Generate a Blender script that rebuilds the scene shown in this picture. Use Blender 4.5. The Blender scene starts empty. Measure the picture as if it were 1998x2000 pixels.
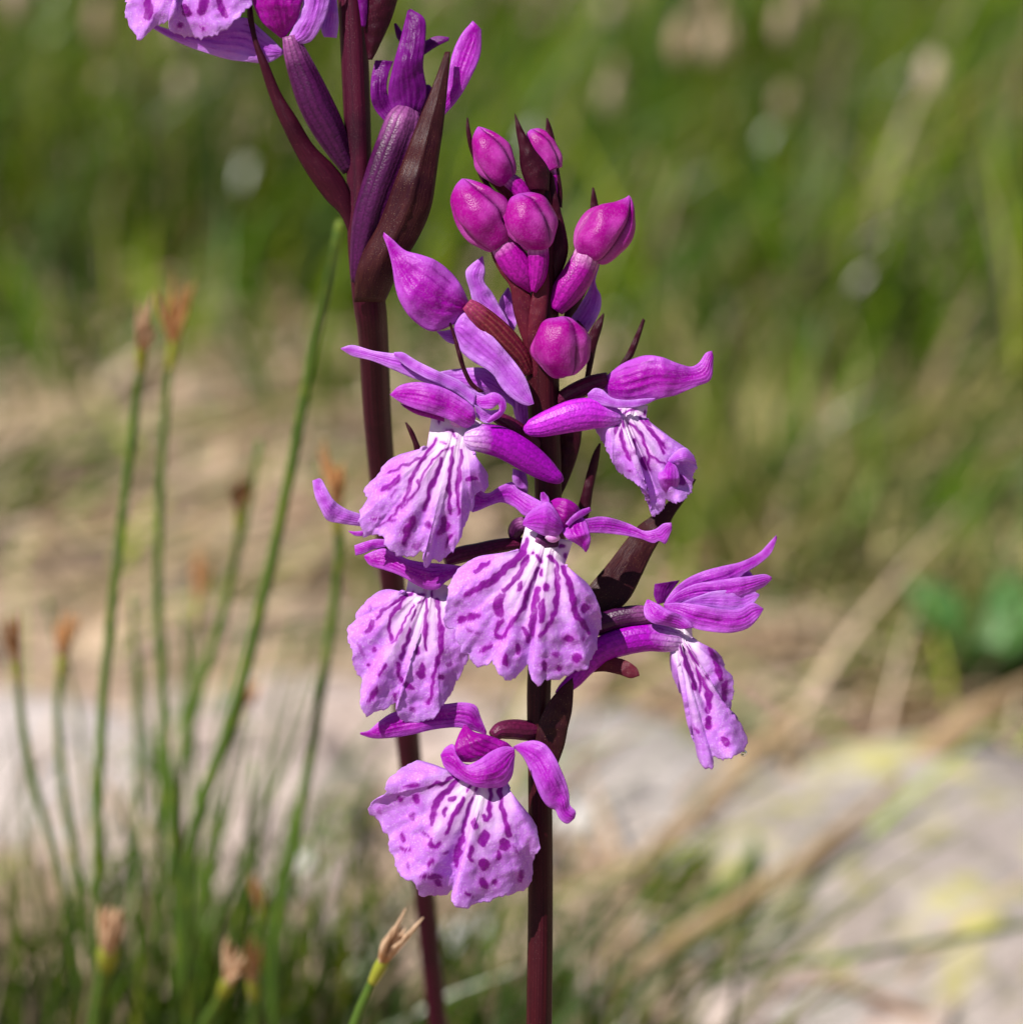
import bpy, math, random
import numpy as np
from mathutils import Vector, noise as mnoise

random.seed(7)
rng = np.random.default_rng(7)
scene = bpy.context.scene
COL = scene.collection

# ------------------------------------------------------------------ camera
PITCH = math.radians(20.0)
DIST = 0.200                      # metres from lens to the orchid
FRAME = 0.062                     # width of the view at that distance
K = FRAME / 1998.0                # metres per photo pixel at that distance
HC = 0.110                        # height of the view centre above the ground
FWD = np.array([0.0, math.cos(PITCH), -math.sin(PITCH)])
UP = np.array([0.0, math.sin(PITCH), math.cos(PITCH)])
RIGHT = np.array([1.0, 0.0, 0.0])
FOC = np.array([0.0, 0.0, HC])
CAMP = FOC - FWD * DIST

cam = bpy.data.cameras.new("camera")
cam_o = bpy.data.objects.new("camera", cam)
COL.objects.link(cam_o)
cam_o.location = CAMP
cam_o.rotation_euler = (math.radians(90) - PITCH, 0, 0)
cam.sensor_width = 36.0
cam.sensor_fit = 'HORIZONTAL'
cam.lens = 36.0 * DIST / FRAME
cam.clip_start = 0.01
cam.clip_end = 500
cam.dof.use_dof = True
cam.dof.focus_distance = DIST - 60 * K
cam.dof.aperture_fstop = cam.lens / 3.5
cam.dof.aperture_blades = 0
scene.camera = cam_o

# ------------------------------------------------------------------ light
SUN = Vector((-0.46, -0.34, 0.82)).normalized()
world = bpy.data.worlds.new("World")
scene.world = world
world.use_nodes = True
wn = world.node_tree
sky = wn.nodes.new("ShaderNodeTexSky")
sky.sky_type = 'NISHITA'
sky.sun_disc = False
sky.sun_elevation = math.asin(SUN.z)
sky.sun_rotation = math.atan2(SUN.x, SUN.y)
bg = wn.nodes["Background"]
bg.inputs["Strength"].default_value = 0.05
wn.links.new(sky.outputs[0], bg.inputs["Color"])
sl = bpy.data.lights.new("sun", 'SUN')
sl.energy = 5.0
sl.angle = math.radians(0.53)
sl.color = (1.0, 0.95, 0.88)
so = bpy.data.objects.new("sun", sl)
COL.objects.link(so)
so.rotation_euler = SUN.to_track_quat('Z', 'Y').to_euler()
so.location = SUN * 3
scene.view_settings.view_transform = 'Standard'
scene.view_settings.look = 'None'
scene.view_settings.exposure = 0.42
scene.view_settings.gamma = 1.0
scene.render.engine = 'CYCLES'
scene.cycles.use_denoising = True
scene.cycles.max_bounces = 8
scene.cycles.transparent_max_bounces = 8


# ------------------------------------------------------------------ maths helpers
def pt(x, y, w=0.0):
    """photo position (px) and distance behind the orchid's plane (px) -> world point"""
    p = FOC + RIGHT * ((x - 999.0) * K) - UP * ((y - 1000.0) * K)
    return CAMP + (p - CAMP) * ((DIST + w * K) / DIST)


def gpt(x, y, h=0.0):
    """the point of the level z=h seen at photo position x, y"""
    d = pt(x, y) - CAMP
    return CAMP + d * ((h - CAMP[2]) / d[2])


class Zoom:
    """photo coordinates read from an enlarged detail, with the depth of its plant"""
    def __init__(s, x0, y0, k, depth):
        s.x0, s.y0, s.k, s.depth = x0, y0, k, depth

    def px(s, p):
        return (s.x0 + p[0] * s.k, s.y0 + p[1] * s.k)

    def w(s, p, dw=0.0):
        x, y = s.px(p)
        e = p[2] if len(p) > 2 else 0.0
        return pt(x, y, s.depth(y) + dw + e)


def spline(P, n, closed=False):
    P = np.asarray(P, float)
    keep = [0]
    for i in range(1, len(P)):
        if np.linalg.norm(P[i] - P[keep[-1]]) > 1e-9:
            keep.append(i)
    P = P[keep]
    if len(P) == 1:
        return np.repeat(P, n, 0)
    if len(P) == 2:
        t = np.linspace(0, 1, n)[:, None]
        return P[0] * (1 - t) + P[1] * t
    Q = np.vstack([2 * P[0] - P[1], P, 2 * P[-1] - P[-2]])
    out = []
    for i in range(1, len(Q) - 2):
        p0, p1, p2, p3 = Q[i - 1:i + 3]
        t0 = 0.0
        t1 = t0 + max(np.linalg.norm(p1 - p0), 1e-9) ** 0.5
        t2 = t1 + max(np.linalg.norm(p2 - p1), 1e-9) ** 0.5
        t3 = t2 + max(np.linalg.norm(p3 - p2), 1e-9) ** 0.5
        t = np.linspace(t1, t2, 14)[:, None]
        A1 = (t1 - t) / (t1 - t0) * p0 + (t - t0) / (t1 - t0) * p1
        A2 = (t2 - t) / (t2 - t1) * p1 + (t - t1) / (t2 - t1) * p2
        A3 = (t3 - t) / (t3 - t2) * p2 + (t - t2) / (t3 - t2) * p3
        B1 = (t2 - t) / (t2 - t0) * A1 + (t - t0) / (t2 - t0) * A2
        B2 = (t3 - t) / (t3 - t1) * A2 + (t - t1) / (t3 - t1) * A3
        out.append((t2 - t) / (t2 - t1) * B1 + (t - t1) / (t2 - t1) * B2)
    D = np.vstack(out)
    d = np.r_[0, np.cumsum(np.linalg.norm(np.diff(D[:, :3], axis=0), axis=1))]
    s = np.linspace(0, d[-1], n)
    return np.stack([np.interp(s, d, D[:, j]) for j in range(D.shape[1])], 1)


def curve_at(vals, s):
    vals = np.atleast_1d(np.asarray(vals, float))
    if len(vals) == 1:
        return np.full_like(s, vals[0])
    return np.interp(s, np.linspace(0, 1, len(vals)), vals)


def norm(v):
    return v / np.maximum(np.linalg.norm(v, axis=-1, keepdims=True), 1e-12)


# ------------------------------------------------------------------ object helpers
def place(o, parent, loc):
    COL.objects.link(o)
    if parent is not None:
        o.parent = parent
        pw = np.array(parent["_w"]) if "_w" in parent else np.zeros(3)
        o.location = Vector(loc - pw)
    else:
        o.location = Vector(loc)
    o["_w"] = [float(c) for c in loc]
    return o


def empty(name, loc, parent=None):
    o = bpy.data.objects.new(name, None)
    o.empty_display_size = 0.004
    return place(o, parent, np.asarray(loc, float))


def tag(o, label=None, cat=None, group=None, kind=None):
    if label: o["label"] = label
    if cat: o["category"] = cat
    if group: o["group"] = group
    if kind: o["kind"] = kind
    return o


def mesh_obj(name, V, F, mat, parent=None, uv=None, attrs=None, smooth=True, origin=None):
    V = np.asarray(V, float)
    c = V.mean(0) if origin is None else np.asarray(origin, float)
    me = bpy.data.meshes.new(name)
    me.from_pydata((V - c).tolist(), [], F if isinstance(F, list) else F.tolist())
    if uv is not None:
        l = me.uv_layers.new(name="UVMap")
        idx = np.zeros(len(me.loops), np.int32)
        me.loops.foreach_get("vertex_index", idx)
        l.data.foreach_set("uv", np.asarray(uv, np.float32)[idx].ravel())
    for an, av in (attrs or {}).items():
        av = np.asarray(av, np.float32)
        if av.ndim == 1:
            a = me.attributes.new(an, 'FLOAT', 'POINT')
            a.data.foreach_set("value", av)
        else:
            a = me.attributes.new(an, 'FLOAT_COLOR', 'POINT')
            a.data.foreach_set("color", np.c_[av, np.ones(len(av))].astype(np.float32).ravel())
    if smooth:
        me.polygons.foreach_set("use_smooth", np.ones(len(me.polygons), bool))
    me.materials.append(MAT[mat])
    me.update()
    o = bpy.data.objects.new(name, me)
    return place(o, parent, c)


def grid_faces(n, m, off=0, flip=False):
    i, j = np.meshgrid(np.arange(n - 1), np.arange(m - 1), indexing='ij')
    a = (i * m + j + off).ravel(); b = a + 1; c = a + m + 1; d = a + m
    return np.stack([a, d, c, b] if flip else [a, b, c, d], 1)


def shell(G, th):
    """closed thin solid from a grid of points; returns verts, faces"""
    n, m = G.shape[:2]
    N = norm(np.cross(np.gradient(G, axis=0), np.gradient(G, axis=1)))
    flip = (N @ FWD).mean() < 0
    if flip:
        N = -N
    i = np.linspace(-1, 1, n)[:, None]; j = np.linspace(-1, 1, m)[None, :]
    prof = (1 - 0.8 * np.maximum(np.abs(i), np.abs(j)) ** 10)[..., None]
    B = G + N * th * prof
    V = np.vstack([G.reshape(-1, 3), B.reshape(-1, 3)])
    o = n * m
    F = [grid_faces(n, m, 0, flip), grid_faces(n, m, o, not flip)]
    rim = np.r_[np.arange(m), np.arange(1, n) * m + m - 1, (n - 1) * m + np.arange(m - 2, -1, -1), np.arange(n - 2, -1, -1) * m]
    a, b = rim[:-1], rim[1:]
    F.append(np.stack([b, a, a + o, b + o], 1) if not flip else np.stack([a, b, b + o, a + o], 1))
    return V, np.vstack(F)


def ripple(V, amp, freq, seed):
    if amp <= 0: return np.zeros(len(V))
    return np.array([mnoise.noise(Vector((v[0] * freq + seed, v[1] * freq, v[2] * freq))) for v in V]) * amp


def ribbon(name, z, L, R, mat, parent, dw=0.0, bulge=0.2, fold=0.0, th=6.0, rip=9.0, n=40, m=27, back=False):
    """a petal, sepal or bract between two edge curves, arched across"""
    s = np.linspace(0, 1, n)
    dws = curve_at(dw, s)
    Lp = spline([z.w(p) for p in L], n); Rp = spline([z.w(p) for p in R], n)
    Lp = Lp + FWD * (dws * K)[:, None]; Rp = Rp + FWD * (dws * K)[:, None]
    c = Rp - Lp
    wd = np.linalg.norm(c, axis=1)
    mid = (Lp + Rp) / 2
    tan = norm(np.gradient(mid, axis=0))
    d = -FWD[None, :] * np.ones((n, 1))
    cn = norm(c)
    d = norm(d - cn * (d * cn).sum(1, keepdims=True))
    t = np.linspace(0, 1, m)
    b = curve_at(bulge, s) * (.62 if m >= 15 else 1.0)
    G = Lp[:, None] + c[:, None] * t[None, :, None]
    prof = b[:, None] * 4 * (t * (1 - t))[None, :] - fold * np.exp(-((t - .5) / .07) ** 2)[None, :] * np.sin(np.pi * np.clip(s * 1.05, 0, 1))[:, None]
    if m >= 15:
        prof = prof + .011 * np.cos(2 * np.pi * 6 * (t + .06 * np.sin(s[:, None] * 5)))* np.sin(np.pi * t)[None, :] * np.clip(s * 6, 0, 1)[:, None]
    G = G + d[:, None] * (prof * wd[:, None])[..., None]
    fl = G.reshape(-1, 3)
    r = ripple(fl, rip * K, 1 / (45 * K), random.random() * 50)
    r = r + ripple(fl, min(rip, 2.6) * K, 1 / (15 * K), random.random() * 50)
    G = (fl + (-FWD)[None] * r[:, None]).reshape(n, m, 3)
    V, F = shell(G, th * K)
    uv = np.stack([np.tile(t, n), np.repeat(s, m)], 1)
    return mesh_obj(name, V, F, mat, parent, np.vstack([uv, uv]))


def tube_pts(P, R, n, m, grooves=0, gdepth=0.0, squash=1.0, twist=0.0):
    """verts, faces, uv of a round-ended tube along world points"""
    D = spline(np.c_[np.asarray(P, float), np.asarray(R, float)], n)
    C, r = D[:, :3], np.maximum(D[:, 3], 1e-6)
    T = norm(np.gradient(C, axis=0))
    ref = -FWD
    U = norm(np.cross(T, ref[None]) + 1e-9)
    W = np.cross(U, T)
    a = np.linspace(0, 2 * np.pi, m, endpoint=False)
    g = 1.0 - gdepth * (0.5 + 0.5 * np.cos(grooves * a)) ** (14 if grooves == 3 else 4) if grooves else np.ones(m)
    s = np.linspace(0, 1, n)
    aa = a[None, :] + twist * s[:, None]
    V = C[:, None] + (U[:, None] * np.cos(aa)[..., None] + W[:, None] * np.sin(aa)[..., None] * squash) * (r[:, None] * g[None, :])[..., None]
    V = V.reshape(-1, 3)
    i, j = np.meshgrid(np.arange(n - 1), np.arange(m), indexing='ij')
    A = (i * m + j).ravel(); B = (i * m + (j + 1) % m).ravel()
    F = np.stack([A, B, B + m, A + m], 1).tolist()
    F.append(list(range(m))[::-1]); F.append([(n - 1) * m + q for q in range(m)])
    uv = np.stack([np.tile(a / (2 * np.pi), n), np.repeat(s, m)], 1)
    return V, F, uv


def tube(name, z, path, mat, parent, dw=0.0, n=30, m=18, grooves=0, gdepth=0.0, squash=1.0, extra=None, twist=0.0, bump=0.0):
    """path of (x, y, radius[, extra depth]) in the zoom's own units"""
    s = np.linspace(0, 1, len(path))
    dws = curve_at(dw, s)
    P = [z.w((p[0], p[1], (p[3] if len(p) > 3 else 0) + q)) for p, q in zip(path, dws)]
    R = [p[2] * z.k * K for p in path]
    if extra:
        for e, r in extra:
            P.append(np.asarray(e, float)); R.append(r)
    V, F, uv = tube_pts(P, R, n, m, grooves, gdepth, squash, twist)
    if bump:
        C = V.mean(0)
        V = V + norm(V - C) * ripple(V, bump * K, 1 / (40 * K), random.random() * 50)[:, None]
    return mesh_obj(name, V, F, mat, parent, uv)


def seg_dist(P, A, B):
    d = B - A
    t = np.clip(((P - A) @ d) / max(d @ d, 1e-9), 0, 1)
    return np.linalg.norm(P - (A + t[:, None] * d), axis=1), t


NECK = .2


def lip(z, throat, waist, outline, marks, parent, dw=0.0, reflex=50, puff=25, ruffle=10, groove=12, ns=150, nt=84, seed=1, tip=0.0, mat='lip', rag=2.0):
    """spotted lip: a fan of points from the throat to a lobed rim, arched and ruffled"""
    th2 = spline([z.px(p) for p in throat], ns)
    o2 = spline([z.px(p) for p in outline], ns)
    rr = np.random.default_rng(seed)
    s = np.linspace(0, 1, ns); t = np.linspace(0, 1, nt)
    jag = np.zeros(ns)
    for f in (23, 41, 67):
        jag += np.sin(s * f * 6.28 + rr.random() * 6) * rag * rr.uniform(.4, 1)
    wa2 = spline([z.px(p) for p in waist], ns)
    cen = th2.mean(0)
    o2 = o2 + norm(o2 - cen) * (jag * np.clip(np.minimum(s, 1 - s) * 9, 0, 1))[:, None]
    te = t ** 0.85
    nk = NECK
    a = np.clip(te / nk, 0, 1)[None, :, None]; b = np.clip((te - nk) / (1 - nk), 0, 1)[None, :, None]
    X = th2[:, None] * (1 - a) + wa2[:, None] * a + (o2 - wa2)[:, None] * b
    # slight swing so that radial lines are not dead straight
    S = (2 * s - 1)[:, None]; T = te[None, :]
    w = 26 * (1 - T) ** 2 - puff * np.sin(np.pi * np.minimum(T * 0.85, 1)) + reflex * (np.abs(S) ** 2.2) * T ** 1.2 + 16 * np.abs(S) ** 2 * np.exp(-((T - NECK * .7) / .16) ** 2) + tip * T ** 2
    ru = np.zeros(ns)
    for f in (2.3, 4.3, 7.1):
        ru += np.sin(s * f * 6.28 + rr.random() * 6) * rr.uniform(.5, 1) / (f ** .35)
    w = w + 1.2 * ruffle * ru[:, None] * T ** 3
    for c0, a in ((0.5, 1.0), (0.40, -.45), (0.60, -.45), (0.3, .35), (0.7, .35)):
        w = w + groove * a * np.exp(-((s - c0) / .028) ** 2)[:, None] * np.sin(np.pi * np.clip(T * .95, 0, 1))
    fl = X.reshape(-1, 2)
    nz = np.array([mnoise.noise(Vector((p[0] / 32.0, p[1] / 32.0, seed))) for p in fl])
    nz2 = np.array([mnoise.noise(Vector((p[0] / 12.0, p[1] / 12.0, seed + 4.4))) for p in fl])
    w = w.ravel() + (6.5 * nz + 3.0 * nz2) * np.clip(np.tile(te, ns) * 1.4 - .2, 0, 1)
    G = np.array([pt(p[0], p[1], z.depth(p[1]) + dw + q) for p, q in zip(fl, w)]).reshape(ns, nt, 3)
    V, F = shell(G, 6 * K)
    # pattern of the petal: distance to each stripe and spot
    wob = np.array([[mnoise.noise(Vector((p[0] / 13.0, p[1] / 13.0, 3.3 + seed))), mnoise.noise(Vector((p[0] / 13.0, p[1] / 13.0, 9.1 + seed)))] for p in fl]) * 5.0
    Q = fl + wob
    mk = np.zeros(len(fl)); halo = np.zeros(len(fl))
    for pts, wid, *st in marks:
        st = st[0] if st else 1.0
        P = spline([z.px(p) for p in pts], max(2, len(pts) * 4))
        best = np.full(len(fl), 1e9)
        L = len(P) - 1
        for i in range(L):
            d, tt = seg_dist(Q, P[i], P[i + 1])
            u = (i + tt) / L
            r = wid * z.k / 2 * (0.66 + 0.38 * np.sin(np.pi * np.clip(0.08 + u * .84, 0, 1)))
            best = np.minimum(best, d - r)
        mk = np.maximum(mk, st * np.clip(0.58 - best / 4.6, 0, 1))
        halo = np.maximum(halo, st * np.clip(1 - best / 16.0, 0, 1))
    uv = np.stack([np.repeat(s, nt), np.tile(te, ns)], 1)
    return mesh_obj("lip", V, F, mat, parent, np.vstack([uv, uv]),
                    {"mark": np.r_[mk, mk * .6], "halo": np.r_[halo, halo * .6]})


# ------------------------------------------------------------------ materials
MAT = {}


class NT:
    def __init__(s, name):
        s.m = bpy.data.materials.new(name)
        s.m.use_nodes = True
        s.t = s.m.node_tree
        s.t.nodes.clear()
        s.out = s.t.nodes.new("ShaderNodeOutputMaterial")
        MAT[name] = s.m

    def n(s, kind, ins=None, **props):
        nd = s.t.nodes.new(kind)
        for k, v in props.items():
            setattr(nd, k, v)
        for k, v in (ins or {}).items():
            sock = nd.inputs[k]
            if isinstance(v, bpy.types.NodeSocket):
                s.t.links.new(v, sock)
            else:
                sock.default_value = v
        return nd

    def math(s, op, a, b=0.0, c=0.0, clamp=False):
        return s.n("ShaderNodeMath", {0: a, 1: b, 2: c}, operation=op, use_clamp=clamp).outputs[0]

    def mix(s, f, a, b, blend='MIX'):
        nd = s.n("ShaderNodeMix", {0: f}, data_type='RGBA', blend_type=blend)
        for i, v in ((6, a), (7, b)):
            if isinstance(v, bpy.types.NodeSocket):
                s.t.links.new(v, nd.inputs[i])
            else:
                nd.inputs[i].default_value = (*v, 1.0)
        return nd.outputs[2]

    def noise(s, co, scale, detail=3.0, rough=0.55):
        return s.n("ShaderNodeTexNoise", {"Vector": co, "Scale": scale, "Detail": detail, "Roughness": rough}).outputs["Fac"]

    def ramp(s, f, lo, hi):
        return s.n("ShaderNodeMapRange", {0: f, 1: lo, 2: hi, 3: 0.0, 4: 1.0}, clamp=True).outputs[0]

    def finish(s, col, rough=0.45, spec=0.5, trans=0.0, tcol=None, bump=None, sheen=0.0, coat=0.0):
        ins = {"Base Color": col, "Roughness": rough, "Specular IOR Level": spec}
        if bump is not None: ins["Normal"] = bump
        if sheen:
            ins["Sheen Weight"] = sheen; ins["Sheen Roughness"] = .4; ins["Sheen Tint"] = (0.85, 0.65, 1.0)
        if coat: ins["Coat Weight"] = coat
        for k, v in list(ins.items()):
            if isinstance(v, tuple): ins[k] = (*v, 1.0)
        p = s.n("ShaderNodeBsdfPrincipled", ins)
        res = p.outputs[0]
        if trans:
            ti = {"Color": tcol if tcol is not None else col}
            if isinstance(ti["Color"], tuple): ti["Color"] = (*ti["Color"], 1.0)
            tr = s.n("ShaderNodeBsdfTranslucent", ti)
            res = s.n("ShaderNodeMixShader", {0: trans, 1: res, 2: tr.outputs[0]}).outputs[0]
        s.t.links.new(res, s.out.inputs[0])


def cells(N, co, scale, strength, dist, extra=None):
    """fine papillae: cell relief and a value per cell"""
    v = N.n("ShaderNodeTexVoronoi", {"Vector": co, "Scale": scale, "Randomness": 1.0}, feature='F1')
    h = N.math('SUBTRACT', 1.0, v.outputs["Distance"])
    if extra is not None:
        h = N.math('ADD', h, extra)
    b = N.n("ShaderNodeBump", {"Strength": strength, "Distance": dist, "Height": h})
    sep = N.n("ShaderNodeSeparateColor", {0: v.outputs["Color"]})
    return b.outputs[0], sep.outputs[0]


def petal_mat(name, base, edge, vein, pale=None, edge_k=0.7, s_k=0.0, s_0=0.0, trans=0.34, nveins=6, vein_k=0.7, cell=0.3, mot=.5, glint=.08):
    N = NT(name)
    co = N.n("ShaderNodeTexCoord").outputs["Object"]
    uv = N.n("ShaderNodeUVMap", uv_map="UVMap").outputs[0]
    sp = N.n("ShaderNodeSeparateXYZ", {0: uv})
    t, s = sp.outputs[0], sp.outputs[1]
    e = N.math('ABSOLUTE', N.math('SUBTRACT', N.math('MULTIPLY', t, 2.0), 1.0))
    e = N.math('MULTIPLY', N.math('POWER', e, 1.6), edge_k)
    nz = N.noise(co, 700.0, 3)
    f = N.math('ADD', e, N.math('MULTIPLY', s, s_k))
    f = N.math('ADD', f, s_0)
    f = N.math('ADD', f, N.math('MULTIPLY', N.math('SUBTRACT', nz, 0.5), mot), clamp=True)
    col = N.mix(f, base, edge)
    # veins run the length of the petal
    wv = N.math('ADD', N.math('MULTIPLY', t, nveins * 6.2832), N.math('MULTIPLY', N.noise(co, 420.0, 2), 5.0))
    vv = N.math('POWER', N.math('ADD', N.math('MULTIPLY', N.math('SINE', wv), 0.5), 0.5), 6.0)
    brk = N.ramp(N.noise(co, 1100.0, 2), 0.42, 0.62)
    col = N.mix(N.math('MULTIPLY', N.math('MULTIPLY', vv, brk), vein_k), col, vein)
    bmp, cv = cells(N, co, 11000.0, cell, 0.00006, N.math('MULTIPLY', vv, -0.5))
    col = N.mix(N.math('MULTIPLY', N.ramp(cv, .55, .95), glint), col, (0.80, 0.55, 0.92))  # pale cells painted in as the glitter of the papillae
    N.finish(col, 0.36, 0.20, trans, None, bmp)


LILAC = (0.54, 0.20, 0.78)
PALE = (0.66, 0.40, 0.86)
MAGENTA = (0.40, 0.018, 0.46)
petal_mat('hood', (0.42, 0.004, 0.46), (0.58, 0.13, 0.76), (0.24, 0.0, 0.28), edge_k=.9, s_k=0.08, s_0=-.08)
petal_mat('hood_deep', (0.33, 0.0, 0.30), (0.46, 0.008, 0.48), (0.16, 0.0, 0.16), edge_k=.5, glint=.04)
petal_mat('sepal', (0.44, 0.018, 0.54), (0.58, 0.17, 0.78), (0.26, 0.0, 0.33), edge_k=.9, s_k=.05, s_0=-.05)
petal_mat('sepal_pale', (0.48, 0.08, 0.66), (0.63, 0.30, 0.86), (0.32, 0.008, 0.46), edge_k=.9, s_k=.1)
petal_mat('petal_violet', (0.14, 0.001, 0.17), (0.30, 0.02, 0.38), (0.06, 0.0, 0.08), edge_k=.6, mot=.35, glint=.02)


def spur_mat(name, c0, c1, c2, trans=0.12, cell=.35):
    """c0 at the start, c1 along the body, streaked with c2"""
    N = NT(name)
    co = N.n("ShaderNodeTexCoord").outputs["Object"]
    uv = N.n("ShaderNodeUVMap", uv_map="UVMap").outputs[0]
    sp = N.n("ShaderNodeSeparateXYZ", {0: uv})
    a, s = sp.outputs[0], sp.outputs[1]
    nz = N.noise(co, 600.0, 3)
    col = N.mix(N.ramp(N.math('ADD', s, N.math('MULTIPLY', N.math('SUBTRACT', nz, .5), .25)), 0.06, 0.24), c0, c1)
    wv = N.math('ADD', N.math('MULTIPLY', a, 14 * 6.2832), N.math('MULTIPLY', N.noise(co, 380.0, 2), 6.0))
    vv = N.math('POWER', N.math('ADD', N.math('MULTIPLY', N.math('SINE', wv), 0.5), 0.5), 3.0)
    col = N.mix(N.math('MULTIPLY', vv, 0.5), col, c2)
    bmp, cv = cells(N, co, 7000.0, cell, 0.00005, N.math('MULTIPLY', vv, -0.8))
    col = N.mix(0.28, col, N.mix(cv, (0.2, 0.18, 0.2), (1, 1, 1)), 'OVERLAY')
    N.finish(col, 0.38, 0.25, trans, None, bmp)


spur_mat('spur', (0.66, 0.40, 0.78), (0.31, 0.002, 0.39), (0.22, 0.0, 0.29))
spur_mat('spur_lilac', (0.52, 0.20, 0.74), (0.46, 0.022, 0.57), (0.24, 0.0, 0.31))
spur_mat('ovary', (0.25, 0.025, 0.10), (0.105, 0.006, 0.020), (0.20, 0.055, 0.045), 0.05, .5)
spur_mat('ovary_dark', (0.11, 0.006, 0.05), (0.085, 0.006, 0.035), (0.04, 0.002, 0.015), 0.05)
spur_mat('ovary_violet', (0.24, 0.06, 0.22), (0.055, 0.004, 0.050), (0.024, 0.001, 0.022), 0.06)
spur_mat('pedicel', (0.52, 0.20, 0.46), (0.34, 0.004, 0.29), (0.20, 0.0, 0.17), 0.18)


def bud_mat():
    N = NT('bud')
    co = N.n("ShaderNodeTexCoord").outputs["Object"]
    uv = N.n("ShaderNodeUVMap", uv_map="UVMap").outputs[0]
    sp = N.n("ShaderNodeSeparateXYZ", {0: uv})
    a, s = sp.outputs[0], sp.outputs[1]
    nz = N.noise(co, 520.0, 4)
    f = N.ramp(N.math('ADD', nz, N.math('MULTIPLY', s, 0.10)), 0.52, 0.78)
    col = N.mix(f, (0.33, 0.001, 0.24), (0.52, 0.05, 0.44))
    tipf = N.ramp(s, 0.16, 0.0)
    col = N.mix(N.math('MULTIPLY', tipf, 0.8), col, (0.46, 0.08, 0.56))
    wv = N.math('ADD', N.math('MULTIPLY', a, 16 * 6.2832), N.math('MULTIPLY', N.noise(co, 500.0, 2), 7.0))
    vv = N.math('POWER', N.math('ADD', N.math('MULTIPLY', N.math('SINE', wv), 0.5), 0.5), 4.0)
    col = N.mix(N.math('MULTIPLY', vv, 0.16), col, (0.20, 0.002, 0.17))
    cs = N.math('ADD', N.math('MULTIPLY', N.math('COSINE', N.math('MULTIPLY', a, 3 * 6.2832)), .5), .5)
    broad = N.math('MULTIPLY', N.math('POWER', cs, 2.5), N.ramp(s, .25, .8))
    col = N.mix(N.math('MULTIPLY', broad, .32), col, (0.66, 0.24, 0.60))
    col = N.mix(N.math('MULTIPLY', N.math('POWER', cs, 60.0), .85), col, (0.09, 0.0, 0.07))  # dark line painted in the grooves to deepen their shade
    bmp, cv = cells(N, co, 11000.0, .3, 0.00005, N.math('MULTIPLY', vv, -0.3))
    col = N.mix(N.math('MULTIPLY', N.ramp(cv, .6, .95), .06), col, (0.75, 0.40, 0.80))  # a faint sparkle put into the colour, cell by cell
    N.finish(col, 0.34, 0.18, 0.18, None, bmp)


bud_mat()


def lip_mat():
    N = NT('lip')
    co = N.n("ShaderNodeTexCoord").outputs["Object"]
    uv = N.n("ShaderNodeUVMap", uv_map="UVMap").outputs[0]
    sp = N.n("ShaderNodeSeparateXYZ", {0: uv})
    s, t = sp.outputs[0], sp.outputs[1]
    mk = N.n("ShaderNodeAttribute", attribute_name="mark").outputs["Fac"]
    ha = N.n("ShaderNodeAttribute", attribute_name="halo").outputs["Fac"]
    nz = N.noise(co, 900.0, 3)
    e = N.math('POWER', N.math('ABSOLUTE', N.math('SUBTRACT', N.math('MULTIPLY', s, 2.0), 1.0)), 2.0)
    tt = N.math('ADD', t, N.math('MULTIPLY', e, .28))
    f = N.ramp(N.math('ADD', tt, N.math('MULTIPLY', N.math('SUBTRACT', nz, .5), .40)), 0.26, 0.74)
    col = N.mix(f, (0.90, 0.77, 0.91), (0.60, 0.22, 0.83))
    rim = N.ramp(t, 0.88, 1.0)
    col = N.mix(N.math('MULTIPLY', rim, .5), col, (0.62, 0.33, 0.86))
    col = N.mix(N.math('MULTIPLY', N.math('POWER', ha, 2.2), 0.56), col, (0.62, 0.10, 0.76))
    rv = N.math('POWER', N.math('ADD', N.math('MULTIPLY', N.math('SINE', N.math('ADD', N.math('MULTIPLY', s, 150.0), N.math('MULTIPLY', N.noise(co, 350.0, 2), 9.0))), .5), .5), 4.0)
    col = N.mix(N.math('MULTIPLY', N.math('MULTIPLY', rv, N.ramp(t, .4, .75)), .16), col, (0.36, 0.03, 0.50))
    ms = N.ramp(N.math('ADD', mk, N.math('MULTIPLY', N.math('SUBTRACT', N.noise(co, 2600.0, 2), .5), .42)), 0.16, 0.74)
    mc = N.mix(N.noise(co, 500.0, 2), (0.19, 0.0, 0.26), (0.31, 0.0, 0.35))
    col = N.mix(N.math('MULTIPLY', ms, 0.96), col, mc)
    bmp, cv = cells(N, co, 12000.0, .45, 0.000045, N.math('MULTIPLY', N.noise(co, 1300.0, 2), 1.2))
    glint = N.math('MULTIPLY', N.math('MULTIPLY', N.ramp(cv, .72, .95), N.ramp(t, .25, .6)), N.math('SUBTRACT', 1.0, N.math('MULTIPLY', ms, .85)))
    col = N.mix(N.math('MULTIPLY', glint, .26), col, (0.86, 0.70, 0.95))  # painted glitter, fading at the throat and over the marks
    N.finish(col, 0.42, 0.22, 0.26, None, bmp)


lip_mat()


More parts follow.
